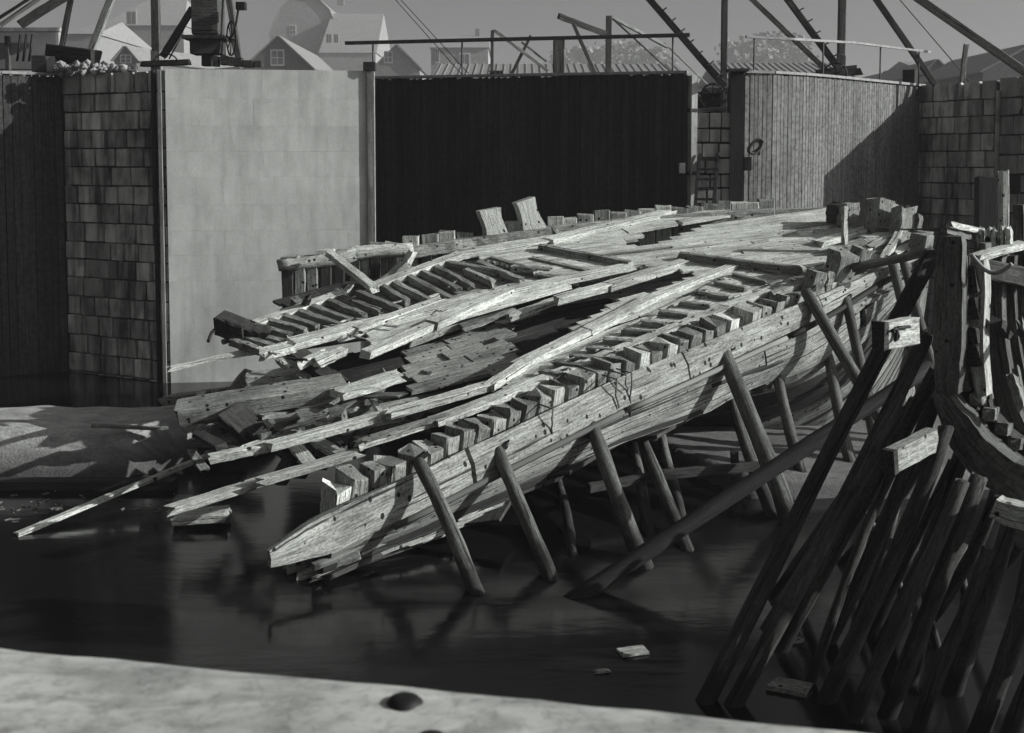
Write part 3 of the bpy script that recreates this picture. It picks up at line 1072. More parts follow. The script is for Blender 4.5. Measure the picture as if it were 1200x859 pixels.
def eave_house(label, x0, x1, yeave, yridge, Y, rise_back, wall, roof, windows=(), hip=0.0, chimneys=(), nb=0, cat='house'):
    """house with its long roof slope towards the viewer"""
    Y, rise_back = Y * FAR, rise_back * FAR
    a_, c_ = at_y(x0, yeave, Y), at_y(x1, yeave, Y)
    rb = at_y((x0 + x1) / 2, yridge, Y + rise_back)
    base = TOP - .06
    e = empty('house' if cat == 'house' else 'long_shed', V(((a_.x + c_.x) / 2, Y, base)), label, cat)
    prism('wall', [(a_.x, Y), (c_.x, Y), (c_.x, Y + 2 * rise_back), (a_.x, Y + 2 * rise_back)], base, a_.z, wall, e)
    L = c_.x - a_.x
    hx = hip * L
    zr, ze = rb.z, a_.z + .02
    y0_, ym, y1_ = Y - .3, Y + rise_back, Y + 2 * rise_back + .3
    A_, B_ = V((a_.x - .3, y0_, ze)), V((c_.x + .3, y0_, ze))
    C_, D_ = V((c_.x - hx, ym, zr)), V((a_.x + hx, ym, zr))
    E_, G_ = V((c_.x + .3, y1_, ze)), V((a_.x - .3, y1_, ze))
    me = bpy.data.meshes.new('roof')
    o0 = A_.copy()
    me.from_pydata([tuple(p - o0) for p in (A_, B_, C_, D_, E_, G_)], [], [(0, 1, 2, 3), (1, 4, 2), (4, 5, 3, 2), (5, 0, 3), (0, 5, 4, 1)])
    link('roof', me, roof, e, Matrix.Translation(o0))
    for k in range(nb):
        t = (k + .5) / nb
        p, q_ = lerp(A_, B_, t), lerp(D_, C_, t)
        beam('batten', p + V((0, -.02, .05)), q_ + V((0, -.02, .05)), .12, .1, M['roof'], e, segs=2, jit=.002)
    for (wx0, wy0, wx1, wy1) in windows:
        p, q_ = at_y(wx0, wy1, Y - .05), at_y(wx1, wy0, Y - .05)
        f = boxobj('window', (p.x, Y - .03), (q_.x, Y - .03), p.z, q_.z, .12, M['white'], e)
        ww = q_.x - p.x; hh = q_.z - p.z
        for i in range(2):
            boxobj('pane', (p.x + ww * (.1 + .44 * i), Y - .08), (p.x + ww * (.46 + .44 * i), Y - .08), p.z + hh * .1, p.z + hh * .9, .06, M['pane'], f)
    for (cx0, cx1, cy) in chimneys:
        p = at_y(cx0, cy, Y + rise_back)
        q_ = at_y(cx1, cy, Y + rise_back)
        boxobj('chimney', (p.x, p.y), (q_.x, p.y), p.z - 2.2, p.z, .9, M['housemid'], e)
    return e

gable_house('dark gabled house with a white window just above the bright pier', 286, 366, 80, 43, 62, 12, M['housedark'], M['roof_pale'], [(317, 58, 333, 77)])
gable_house('tiny dark gabled cottage with white window left of the mast', 134, 160, 70, 55, 58, 8, M['housedark'], M['roof_pale'], [(141, 64, 154, 74)], yaw=.4)
gable_house('largest pale mansard-roofed building faint in the haze', 316, 398, 40, -6, 125, 16, M['housepale'], M['roof_pale'], [(339, 29, 347, 41)], mansard=True)
eave_house('wide hazy building with a chimney right of the mansard-roofed one', 375, 440, 62, 16, 118, 8, M['housepale'], M['roof'], [(382, 39, 389, 51), (391, 39, 397, 51)], chimneys=[(395, 403, -4)])
eave_house('broad house with a hipped hazy roof behind the mast', 118, 215, 30, 0, 105, 8, M['housemid'], M['roof'], [(148, 12, 160, 30)], hip=.25)
eave_house('low grey roof left of the mast under the broad hipped house', 76, 112, 40, 26, 75, 6, M['housemid'], M['roof'], hip=.15)
gable_house('mid grey gabled house with a white window above the left part of the dark gate', 438, 492, 80, 53, 72, 10, M['housemid'], M['roof_pale'], [(450, 60, 460, 74)])
eave_house('pale house with tall windows behind the slim crane post', 505, 572, 56, 42, 85, 5, M['housepale'], M['roof'], [(510, 56, 515, 74), (538, 62, 551, 78)], chimneys=[(557, 562, 34)])
eave_house('long low shed with a battened roof behind the dark gate', 508, 806, 92, 75, 56, 4, M['housemid'], M['roof_pale'], nb=34, cat='shed')
eave_house('long low shed with a battened roof behind the bowed gate', 850, 1004, 92, 74, 54, 4, M['housemid'], M['roof_pale'], nb=20, cat='shed')
gable_house('small hut with a pale roof right of the bowed gate', 1083, 1112, 86, 71, 52, 7, M['housemid'], M['roof_pale'], yaw=.0)
eave_house('dark roofed outbuilding beside the small pale-roofed hut', 1086, 1116, 84, 72, 56, 4, M['housemid'], M['roof'])
gable_house('dark boarded building at the right border behind the pier', 1152, 1262, 84, 52, 44, 8, M['housedark'], M['roof'], xa=1212)
gable_house('very small pale gable between the bowed gate and the hut', 1038, 1066, 92, 83, 60, 6, M['housepale'], M['roof_pale'], chimneys=[(1049, 1054, 76)])

# hazy trees beyond the sheds
LEAF = None
def tree(x, ytop, Y, rw, label):
    Y, rw = Y * 3.6, rw * 3.6
    base = V((at_y(x, 90, Y).x, Y, TOP - .06))
    top = at_y(x, ytop, Y).z
    h = top - base.z
    e = empty('tree', base, label, 'tree', 'hazy trees beyond the sheds')
    log('trunk', base, base + V((rnd(-.3, .3), 0, h * .7)), .5, .2, M['bark'], e, segs=5, bend=.15)
    bm = bmesh.new()
    for k in range(80):
        an, el = rnd(0, 6.28), rnd(-.6, 1)
        rr = rw * (random.random() ** .4) * math.sqrt(max(0, 1 - (el * .75) ** 2))
        c_ = V((rr * math.cos(an), rr * math.sin(an) * .7, h * .62 + el * h * .36))
        for j in range(46):
            d_ = V((random.gauss(0, 1), random.gauss(0, 1), random.gauss(0, .8))) * rw * .13
            s_ = rnd(.6, 1.4)
            n_ = V((random.gauss(0, 1), random.gauss(0, 1), random.gauss(0, 1))).normalized()
            a_ = n_.orthogonal().normalized() * s_
            b_ = n_.cross(a_)
            p = c_ + d_
            bm.faces.new([bm.verts.new(p + a_), bm.verts.new(p + b_), bm.verts.new(p - a_), bm.verts.new(p - b_)])
    me = bpy.data.meshes.new('crown')
    bm.to_mesh(me); bm.free()
    link('crown', me, M['leaf'], e, Matrix.Translation(base))
tree(722, 48, 150, 4.2, 'faint round tree right of the jib crane post')
tree(760, 58, 145, 3.2, 'faint low tree between the jib crane and the rung-studded leg')
tree(880, 48, 140, 4.0, 'faint round tree just right of the derrick mast')
tree(915, 42, 150, 4.4, 'faint tallest tree left of the two leaning derrick legs')
tree(672, 58, 150, 3.4, 'faint low tree right of the thick square post')

# ================================================================ THE WRECK
wreck = empty('shipwreck', V((1.5, 20, 0)), 'long bleached wooden shipwreck lying heeled over in the basin with broken deck', 'shipwreck')
# near edge of the hull
TPX = [(309, 628), (345, 611), (412, 579), (480, 550), (540, 521), (600, 494), (660, 466), (715, 441), (800, 407), (885, 372), (960, 343), (1020, 318), (1076, 297)]
T3 = [D(x, y) for x, y in TPX]
TL = [0]
for i in range(len(T3) - 1):
    TL.append(TL[-1] + (T3[i + 1] - T3[i]).length)
TLEN = TL[-1]
def Tpos(s):
    d_ = s * TLEN
    for i in range(len(T3) - 1):
        if d_ <= TL[i + 1] or i == len(T3) - 2:
            return lerp(T3[i], T3[i + 1], (d_ - TL[i]) / (TL[i + 1] - TL[i]))
def Tnorm(s):
    d_ = Tpos(min(1, s + .06)) - Tpos(max(0, s - .06))
    return V((d_.y, -d_.x, 0)).normalized()
def T_at_x(x):
    for (a_, pa), (b_, pb) in zip(zip(TPX, T3), zip(TPX[1:], T3[1:])):
        if x <= b_[0]:
            return lerp(pa, pb, (x - a_[0]) / (b_[0] - a_[0]))
    return T3[-1]
IW = [(0, .0), (.08, .45), (.2, 2.0), (.45, 4.6), (.6, 4.2), (.67, 2.9), (.75, 1.3), (.85, .5), (1, .15)]
BU = [(0, .05), (.25, .22), (.5, .3), (.75, .22), (1, .0)]
def hull(s, v):
    T = Tpos(s)
    H = T.z - interp([(0, -.2), (.3, .05), (.6, .1), (1, .2)], s)
    n = Tnorm(s)
    vu = min(.86, 1.14 / H)                      # where the side turns under into the belly
    p = T + n * (.22 * (1 - s * .7) + interp(BU, s) * math.sin(math.pi * min(1, v * 1.15)) - interp(IW, s) * (max(0, v - vu) / (1 - vu)) ** 1.1)
    p = p + V((0, 0, -H * v ** 1.05))
    # towards the end the planks sweep in to the post
    if s > .8:
        k = ((s - .8) / .2) ** 2
        p += V((-.35, -.2, 0)) * k * v
    return p

NSTR = 6
def vb(s, k):
    """strake boundary k: near the end post the strakes sweep up and more of them come in from below"""
    H = Tpos(max(0, min(1, s))).z + .1
    v0 = min(.5, .5 / H)
    if k == 0: return 0.0
    v = v0 + (1 - v0) * (k - 1) / (NSTR - 1)
    if s > .7:
        c = (s - .7) / .3
        v *= 1 - .72 * c ** 1.4
    return min(1.0, v)

def strake(k, s0, s1, mat, thick):
    n = max(3, int((s1 - s0) * 60))
    off = rnd(-.004, .004) - .06 * min(1, max(0, (.8 - s0) / .2)) if k else 0
    rings = []
    us = []
    for i in range(n + 1):
        s = lerp(s0, s1, i / n)
        va, vc = vb(s, k), vb(s, k + 1)
        g_ = .006
        if i in (0, n): s += rnd(-.004, .004)
        a_, c_ = hull(s, va + g_), hull(s, vc - g_)
        nn = Tnorm(s)
        dv = (c_ - a_).normalized()
        along = Tpos(min(1, s + .02)) - Tpos(max(0, s - .02))
        outn = along.cross(dv).normalized()
        if outn.dot(nn) < 0 and outn.z > 0: outn = -outn
        if outn.dot(V((nn.x, nn.y, -.2))) < 0: outn = -outn
        jw = noise.noise(V((s * 40, k * 3.1, 0))) * .006
        a_ = a_ + outn * (off + jw) - dv * noise.noise(V((s * 25, k * 7.7, 1))) * .012
        c_ = c_ + outn * (off + jw) + dv * noise.noise(V((s * 25, k * 5.7, 2))) * .012
        mid = (a_ + c_) / 2 + outn * (.05 if k == 0 else .008)
        ring = [a_ + outn * .0, mid, c_, c_ - outn * thick, a_ - outn * thick]
        if k == 0 and s < .05:                  # worn, rounded tip of the heavy timber
            q = .48 + .52 * min(1, max(0, s) / .05) ** .6
            cc = sum(ring, V((0, 0, 0))) / 5
            ring = [cc + (p - cc) * q * rnd(.94, 1.06) for p in ring]
        rings.append(ring)
        us.append(s * TLEN)
    o0 = rings[0][0].copy()
    me = rings_mesh('plank', [[p - o0 for p in r] for r in rings], False)
    uv = me.uv_layers.new(name='UVMap')
    nr = 5
    hh = (rings[0][2] - rings[0][0]).length
    vco = [0, .5, 1.0, 1.3, -.3]
    for poly in me.polygons:
        for li in poly.loop_indices:
            vi = me.loops[li].vertex_index
            r_, j = divmod(vi, nr)
            uv.data[li].uv = (us[r_], vco[j] * .35 + k * .5)
    return link('plank', me, mat, wreck, Matrix.Translation(o0))

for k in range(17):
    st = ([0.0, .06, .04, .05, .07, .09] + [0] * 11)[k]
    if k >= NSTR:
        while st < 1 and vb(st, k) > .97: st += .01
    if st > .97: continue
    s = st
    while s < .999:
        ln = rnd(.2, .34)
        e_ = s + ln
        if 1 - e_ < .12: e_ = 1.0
        strake(k, s, e_ - (.002 if e_ < 1 else 0), M['wale'] if k == 0 else M['hull_shaded'] if (k in (3, 4, 5) and s < .68) or (k in (4, 5) and s < .71) else M['hull'], .17 if k == 0 else .07)
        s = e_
# torn plank ends and splinters along the lower edge at the broken end
for i in range(26):
    s0 = rnd(.03, .22)
    s1 = s0 + rnd(.03, .11)
    v = rnd(.5, .98)
    a_, b_ = hull(max(0, s0), v), hull(s1, v + rnd(-.06, .06))
    o_ = Tnorm(s1) * rnd(-.12, -.04)
    beam('splinter', a_ + o_, b_ + o_, rnd(.03, .09), rnd(.015, .035), M[random.choice(['timber', 'timber', 'deck_grey', 'dark'])], wreck, up=Tnorm(s1), w1=rnd(.02, .08), segs=4, jit=.012, rag=.1)
# end post of the hull
beam('stern_post', hull(1, 0) + V((.05, .1, .35)), hull(1, 1) + V((.05, .05, -.4)), .3, .36, M['timber'], wreck, up=V((.6, -.8, 0)), segs=8, jit=.03)
# long rubbing timber under the wale
for s0, s1 in ((.12, .42), (.43, .70), (.71, .97)):
    pts = [hull(lerp(s0, s1, t / 8), vb(lerp(s0, s1, t / 8), 1) + .01) + Tnorm(lerp(s0, s1, t / 8)) * .05 for t in range(9)]
    tube('rubbing_strake', pts, .05, M['hull'], wreck, 5)

# inner skin that closes the hull (planks of the hold)
for i in range(7):
    s0, s1 = .05 + i * .13, .05 + (i + 1) * .13
    for k in range(4):
        v0, v1 = .12 + k * .22, .12 + (k + 1) * .22
        a_, b_ = hull(s0, (v0 + v1) / 2), hull(min(s1, .98), (v0 + v1) / 2)
        inn = -Tnorm((s0 + s1) / 2) * .3
        wd = (hull((s0 + s1) / 2, v0) - hull((s0 + s1) / 2, v1)).length
        dv = (hull((s0 + s1) / 2, v1) - hull((s0 + s1) / 2, v0)).normalized()
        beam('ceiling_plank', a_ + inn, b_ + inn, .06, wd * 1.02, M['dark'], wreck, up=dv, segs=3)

# frame heads along the near edge
hx0, hx1 = .075, .83
pitch = .302
n_heads = int((hx1 - hx0) * TLEN / pitch)
for i in range(n_heads):
    s = hx0 + (i + .5) / n_heads * (hx1 - hx0)
    if i in (27,): continue
    T, n = Tpos(s), Tnorm(s)
    al = (Tpos(s + .01) - Tpos(s - .01)).normalized()
    wd = .25 * rnd(.9, 1.06)
    top = rnd(.07, .15)
    dp = rnd(.34, .46)
    c_ = T - n * (.02 + dp / 2) + al * rnd(-.02, .02)
    tilt = V((rnd(-.02, .02), rnd(-.02, .02), 0))
    beam('frame_head', c_ + V((0, 0, -.65)) + tilt * .5 - n * .12, c_ + V((0, 0, top)) + tilt, dp, wd, M[random.choice(['timber', 'timber', 'deck_grey', 'deck'])], wreck, up=al, segs=5, jit=.022, rag=.06, cham=.16)
    if random.random() < .2:      # split second half of a frame
        beam('frame_head', c_ - n * dp * .9 + V((0, 0, -.5)), c_ - n * dp * .8 + V((0, 0, rnd(-.15, .1))), .2, wd * .8, M['deck_grey'], wreck, up=al, segs=4, jit=.02, rag=.06)

# generic pieces lying on the leaning deck
def dk(name, x0, y0, x1, y1, w_, t_, mat, h=0.0, h1=None, **kw):
    a_, b_ = D(x0, y0, h), D(x1, y1, h if h1 is None else h1)
    return beam(name, a_, b_, w_, t_, M[mat], wreck, up=kw.pop('up', DN), **kw)

def inpoly(x, y, poly):
    r_ = False
    j = len(poly) - 1
    for i in range(len(poly)):
        xi, yi = poly[i]; xj, yj = poly[j]
        if (yi > y) != (yj > y) and x < (xj - xi) * (y - yi) / (yj - yi) + xi:
            r_ = not r_
        j = i
    return r_

HOLES = [[(718, 291), (757, 274), (790, 261), (818, 265), (812, 271), (765, 288)], [(905, 275), (955, 263), (978, 261), (968, 270), (938, 277)],
         [(735, 352), (790, 318), (815, 322), (770, 345)], [(830, 330), (842, 327), (846, 332), (834, 335)]]
def fill(A, B, C, E, n, mat, h=0.0, t_=.06, rag=.25, cuts=1, gap=.985, hvar=.006, name='deck_plank'):
    """n planks running A->B, spread from the A-B edge to the E-C edge (pixels on the deck plane)"""
    a_, b_, c_, e_ = D(*A, h), D(*B, h), D(*C, h), D(*E, h)
    for i in range(n):
        u = (i + .5) / n
        p, q_ = lerp(a_, e_, u), lerp(b_, c_, u)
        L = (q_ - p).length
        dr = (q_ - p) / L
        w0, w1_ = (e_ - a_).length / n * gap, (c_ - b_).length / n * gap
        s0, s1 = rnd(-rag, rag * .3), L + rnd(-rag * .5, rag)
        brk = sorted([s0, s1] + [rnd(.2, .8) * L for _ in range(cuts)])
        for ba, bb in zip(brk, brk[1:]):
            if bb - ba < .3: continue
            # interrupt at holes
            m_ = max(2, int((bb - ba) / .12))
            run = None
            for j in range(m_ + 1):
                s = lerp(ba, bb, j / m_)
                x, y = to_px(p + dr * s)
                solid = not any(inpoly(x, y, hp) for hp in HOLES) and j < m_
                if solid and run is None: run = s
                if not solid and run is not None:
                    e1 = s
                    if e1 - run > .2:
                        z_ = V((0, 0, rnd(-hvar, hvar)))
                        beam(name, p + dr * (run + .008) + z_, p + dr * (e1 - .008) + z_ + V((0, 0, rnd(-hvar, hvar))), lerp(w0, w1_, run / L), t_, M[mat], wreck, up=DN,
                             w1=lerp(w0, w1_, e1 / L), segs=max(3, int((e1 - run) / .45)), jit=.005, rag=.03, cham=.1)
                    run = None

# far deck, bleached
fill((560, 301), (985, 243), (1003, 290), (650, 324), 13, 'deck', 0, cuts=2, rag=.18)
# near deck beside the frame heads
fill((612, 424), (1000, 289), (955, 340), (588, 470), 9, 'deck', -.06, cuts=1, rag=.1)
fill((735, 352), (1000, 281), (1000, 291), (668, 392), 6, 'deck', -.03, cuts=1, rag=.1)
fill((800, 304), (1010, 285), (975, 318), (760, 345), 9, 'deck', -.02, cuts=1, rag=.1)
# boards under the first ladder of carlings
fill((272, 396), (600, 288), (640, 322), (305, 413), 9, 'deck_grey', -.12, cuts=1, rag=.3)
fill((400, 386), (640, 322), (668, 338), (440, 402), 4, 'deck', -.05, cuts=1, rag=.5)
# trough along the far side
fill((335, 350), (585, 283), (590, 300), (345, 372), 4, 'dark', -.55, cuts=1)
# fore part of the far deck up to the far rail
fill((560, 290), (840, 246), (850, 254), (575, 302), 2, 'deck', -.04, cuts=2, rag=.3)

# stringers and long pale planks
for (x0, y0, x1, y1, w_, t_, mat, h) in [
    (300, 381, 402, 344, .24, .12, 'deck', .0), (437, 337, 540, 299, .24, .12, 'deck', .02), (536, 300, 640, 283, .26, .1, 'deck', .02), (640, 283, 785, 248, .28, .1, 'deck', .04),
    (303, 416, 340, 407, .26, .14, 'deck', .0), (338, 404, 432, 380, .34, .12, 'deck', .02), (430, 381, 545, 353, .3, .12, 'deck', .02), (545, 353, 735, 313, .26, .1, 'deck', .03), (420, 386, 515, 352, .2, .1, 'deck', .05),
    (427, 416, 515, 377, .22, .12, 'deck', .02), (510, 379, 600, 339, .3, .14, 'deck', .04), (598, 341, 740, 312, .2, .12, 'deck', .05),
    (652, 352, 720, 334, .2, .14, 'deck', .02), (715, 335, 800, 309, .24, .14, 'deck', .03),
    (607, 429, 690, 388, .24, .12, 'deck', .03), (688, 389, 764, 349, .24, .12, 'deck', .04), (760, 351, 860, 312, .2, .1, 'deck', .04),
    (250, 537, 318, 523, .13, .12, 'pale', -.1), (316, 523, 456, 485, .16, .12, 'deck', -.05), (454, 486, 580, 450, .16, .12, 'deck', .02), (575, 452, 612, 428, .18, .12, 'deck', .04),
    (201, 597, 310, 563, .16, .1, 'pale', -.25), (306, 564, 424, 529, .14, .1, 'pale', -.12), (420, 522, 515, 492, .14, .1, 'deck', -.02), (510, 494, 600, 460, .22, .1, 'deck', .02),
    (430, 515, 520, 488, .1, .06, 'deck_grey', .06), (590, 462, 700, 420, .2, .07, 'deck', .0), (698, 421, 850, 360, .2, .08, 'deck', .02), (850, 360, 950, 326, .18, .08, 'deck', .03),
    (797, 300, 937, 317, .11, .16, 'timber', .1), (630, 290, 738, 310, .13, .15, 'timber', .08), (625, 304, 690, 319, .11, .1, 'timber', .02),
    (200, 432, 302, 409, .10, .06, 'pale', -.1), (232, 424, 300, 413, .08, .05, 'pale', -.1), (700, 300, 785, 290, .05, .04, 'deck_grey', .06),
    (386, 297, 438, 338, .16, .12, 'deck', .25), (960, 285, 1020, 268, .25, .1, 'deck', .08), 
    (905, 384, 1000, 340, .16, .12, 'deck', -.35), (885, 402, 1045, 340, .16, .10, 'timber', -.45)]:
    dk('stringer' if w_ < .25 else 'deck_plank', x0, y0, x1, y1, w_, t_, mat, h, segs=10, jit=.008, bow=rnd(-.012, .012), rag=.1)

# cross battens (first ladder)
for (x0, y0, x1, y1) in [(272, 401, 305, 411), (282, 396, 320, 407), (290, 391, 331, 402), (300, 383, 341, 395), (315, 377, 360, 389), (332, 371, 372, 385), (352, 367, 397, 382), (366, 361, 411, 377), (385, 354, 427, 371), (400, 350, 446, 367),
                         (420, 344, 470, 364), (447, 337, 478, 355), (460, 331, 508, 356), (477, 324, 540, 358), (492, 318, 538, 341), (507, 312, 553, 336), (522, 309, 580, 318), (545, 318, 578, 332), (560, 308, 612, 330), (575, 304, 625, 318), (600, 314, 646, 318), (627, 324, 661, 328), (596, 337, 633, 337)]:
    dk('cross_batten', x0, y0, x1, y1, .12, .13, 'deck_grey' if random.random() < .6 else 'timber', .0, segs=6, jit=.02, rag=.05)
# second ladder along the near side
for (x0, y0, x1, y1) in [(857, 322, 896, 331), (836, 332, 873, 339), (816, 343, 853, 349), (797, 355, 832, 359), (772, 366, 805, 370), (750, 378, 781, 381), (730, 388, 765, 391), (707, 399, 740, 401), (687, 409, 718, 411), (669, 418, 700, 421), (650, 426, 682, 430), (632, 436, 660, 440), (880, 314, 912, 321)]:
    dk('cross_batten', x0, y0, x1, y1, .09, .09, 'deck_grey', .03, segs=5, jit=.015, rag=.05)

# deck stumps, far rail and its frame heads
FPX = [(327, 311), (345, 308), (420, 297), (483, 290), (600, 272), (700, 259), (830, 248), (1010, 240)]
F3 = [D(x, y) for x, y in FPX]
def Fpos(x):
    for (a_, pa), (b_, pb) in zip(zip(FPX, F3), zip(FPX[1:], F3[1:])):
        if x <= b_[0]:
            return lerp(pa, pb, (x - a_[0]) / (b_[0] - a_[0]))
    return F3[-1]
log('rail_log', Fpos(327), Fpos(415), .12, .15, M['timber'], wreck, segs=8, rough=.08)
log('rail_log', Fpos(410), Fpos(483) + V((0, 0, .02)), .15, .13, M['deck'], wreck, segs=8, rough=.08)
for (x0, x1) in ((478, 560), (558, 650), (648, 760), (758, 905)):
    beam('rail_log', Fpos(x0) - V((0, .05, .1)), Fpos(x1) - V((0, .05, .1)), .22, .24, M['timber'], wreck, jit=.03, segs=8, rag=.08)
x = 338
while x < 905:
    p = Fpos(x)
    if not (560 < x < 592 or 606 < x < 634):
        beam('frame_head', p + V((.02, .22, -1.3)), p + V((rnd(-.03, .03), .22, rnd(.12, .22) if x > 430 else rnd(-.02, .18))), .34, .27 * rnd(.85, 1.1), M['timber' if random.random() < .6 else 'deck'], wreck, up=V((0, 1, 0)), segs=4, jit=.015, rag=.03)
    x += (20 if x < 600 else 17) * rnd(.9, 1.15)
# inner upright frames below the far rail
for x in (338, 352, 366, 382, 398, 416, 440, 470, 500, 530, 552):
    p = Fpos(x)
    beam('frame', p + V((0, -.02, -1.2)), p + V((0, -.02, -.1)), .2, .16, M['dark' if random.random() < .85 else 'timber'], wreck, up=V((0, 1, 0)), segs=4, jit=.015)
# outer far side planking
for k in range(5):
    for (x0, x1) in ((330, 480), (480, 640), (640, 800), (800, 1005)):
        z_ = V((0, .42, -.2 - .36 * k))
        beam('plank', Fpos(x0) + z_, Fpos(x1) + z_, .08, .34, M['hull_o'] if 'hull_o' in M else M['deck_grey'], wreck, segs=6, jit=.012)
# two curved stumps of standing frames
def stump(pxs, wpx, thick, Yref, mat='rib_pale', name='standing_frame'):
    """upright crooked timber traced as centre line, given real thickness"""
    sc = Yref / F
    base = at_y(pxs[0][0], pxs[0][1], Yref)
    out = strip_outline([(x * sc, -y * sc) for x, y in pxs], [w_ * sc for w_ in wpx])
    b0 = (pxs[0][0] * sc, -pxs[0][1] * sc)
    pts = [V((base.x + x - b0[0], base.y + (x - b0[0]) * .45, base.z + y - b0[1])) for x, y in out]
    return slab_curve(name, pts, V((-.1, thick, 0)), M[mat], wreck, strip=True)
yf = Fpos(580).y - .1
stump([(584, 284), (583, 274), (581, 266), (578, 258), (576, 251), (575, 245)], [30, 25, 22, 21, 23, 25], .26, yf)
stump([(629, 276), (626, 266), (623, 257), (620, 248), (618, 240), (616, 234)], [33, 27, 22, 20, 21, 23], .28, Fpos(620).y - .1)

# stumps and bitts at the far right end
yr = D(1030, 275).y
def post(x0, y0, x1, y1, Y, w_, t_, mat='timber', name='bitt', w1=None, up=V((.5, -.85, 0))):
    a_, b_ = at_y(x0, y0, Y), at_y(x1, y1, Y - .05)
    return beam(name, a_, b_, w_, t_, M[mat], wreck, up=up, w1=w1, segs=6, jit=.03, rag=.06, cham=.14)
post(1026, 285, 1033, 234, yr, .42, .34, w1=.5)
post(1052, 292, 1060, 242, yr - .3, .40, .3, w1=.44)
post(1042, 280, 1048, 240, yr + .3, .3, .3, 'deck_grey')
post(1068, 290, 1073, 250, yr - .2, .14, .3, 'deck_grey')
post(1078, 298, 1082, 272, yr - .4, .3, .3, 'deck_grey')
post(992, 262, 993, 237, yr + .5, .42, .32, 'timber')
post(976, 262, 978, 240, yr + .6, .15, .3, 'dark')
post(980, 330, 990, 295, D(985, 325).y, .42, .36, 'timber', w1=.5)
post(950, 345, 957, 320, D(950, 340).y, .3, .26, 'timber')
post(965, 338, 968, 318, D(965, 335).y, .16, .3, 'deck_grey')
post(990, 300, 990, 243, D(990, 296).y, .10, .08, 'pale', 'thin_post')
post(1003, 322, 1010, 292, D(1003, 312).y, .3, .3, 'deck_grey')
# planks and clutter in front of the bitts
for (x0, y0, x1, y1, w_, h, mat) in [(1005, 300, 1062, 268, .2, .1, 'deck'), (1015, 312, 1078, 285, .22, .06, 'deck'), (1020, 290, 1070, 275, .18, .15, 'timber'), (1035, 305, 1060, 262, .14, .2, 'pale'),
                                     (1000, 300, 1040, 296, .16, .12, 'deck_grey'), (1010, 280, 1040, 276, .2, .1, 'deck'), (975, 292, 1010, 284, .2, .12, 'deck_grey'), (930, 330, 990, 312, .2, .08, 'deck_grey'), (905, 345, 975, 318, .14, .1, 'timber'), (985, 318, 1030, 300, .2, .1, 'deck'), (960, 350, 1015, 324, .2, -.1, 'deck')]:
    dk('loose_plank', x0, y0, x1, y1, w_, .1, mat, h, segs=5, jit=.02, rag=.08)
a_, b_ = at_y(1000, 314, 21.9), at_y(1092, 293, 21.6)
tag(log('boom_pole', a_, b_, .085, .075, M['prop'], bend=.02), 'round pole laid level from the far right wreck end to the big upright frame', 'pole')

# hold: broken slabs, beams and debris
fill((470, 412), (585, 378), (612, 432), (500, 458), 6, 'timber', -.5, cuts=1, rag=.3, hvar=.02)
fill((330, 440), (640, 345), (720, 400), (520, 500), 9, 'dark', -1.15, cuts=1, rag=.4, hvar=.06)
fill((560, 375), (720, 350), (740, 372), (600, 440), 6, 'dark', -.95, cuts=1, rag=.3, hvar=.04)
for (x0, y0, x1, y1, w_, t_, mat, h, h1) in [
    (210, 484, 400, 453, .42, .3, 'timber', -.35, -.3), (395, 463, 470, 440, .3, .12, 'deck', -.25, -.2), 
    (350, 496, 404, 490, .36, .3, 'timber', -.45, -.4), (270, 482, 312, 522, .55, .14, 'dark', -.3, -.75), (345, 412, 398, 450, .3, .12, 'dark', -.1, -.35), (330, 418, 372, 455, .25, .1, 'timber', -.15, -.45),
    (320, 470, 350, 445, .2, .1, 'deck_grey', -.5, -.5), (300, 505, 365, 548, .3, .08, 'dark', -.5, -.9), (310, 500, 420, 470, .2, .12, 'deck_grey', -.5, -.5), (410, 486, 490, 470, .16, .1, 'timber', -.6, -.6),
    (415, 492, 480, 480, .1, .06, 'pale', -.55, -.55), (290, 445, 350, 436, .22, .16, 'timber', -.3, -.3), (325, 462, 470, 428, .3, .2, 'dark', -.75, -.6),
    (350, 428, 380, 415, .12, .14, 'deck', -.05, -.05), (372, 425, 402, 412, .16, .14, 'deck', -.05, -.05), (258, 378, 290, 390, .36, .34, 'dark', .25, .1), (285, 388, 315, 392, .3, .2, 'dark', .1, .05),
    (455, 405, 500, 388, .15, .1, 'timber', -.2, -.2), (480, 400, 560, 372, .2, .12, 'timber', -.3, -.3), (540, 385, 600, 362, .2, .1, 'deck_grey', -.25, -.25), (598, 372, 680, 342, .14, .12, 'deck', -.25, -.25), (430, 470, 452, 440, .2, .2, 'deck_grey', -.7, -.3),
    (345, 360, 375, 352, .35, .3, 'timber', -.3, -.3), (350, 370, 362, 348, .1, .1, 'dark', -.3, .3), (378, 372, 395, 340, .12, .05, 'deck', -.5, -.1), (390, 366, 410, 335, .12, .05, 'pale', -.5, -.1), (455, 330, 478, 308, .2, .2, 'timber', -.3, -.05), (470, 325, 482, 297, .14, .14, 'deck', -.4, .0), (420, 352, 455, 325, .22, .06, 'deck_grey', -.3, -.1)]:
    dk('broken_timber', x0, y0, x1, y1, w_, t_, mat, h, h1, segs=6, jit=.02, rag=.08)
# interior frame line just inside the near heads, left end
for i in range(9):
    x = 330 + i * 22
    y = 560 - i * 8.6
    dk('floor_timber', x, y, x + 34, y - 62 + i * 2, .2, .22, 'dark', -.75, -.95, segs=4, jit=.02)
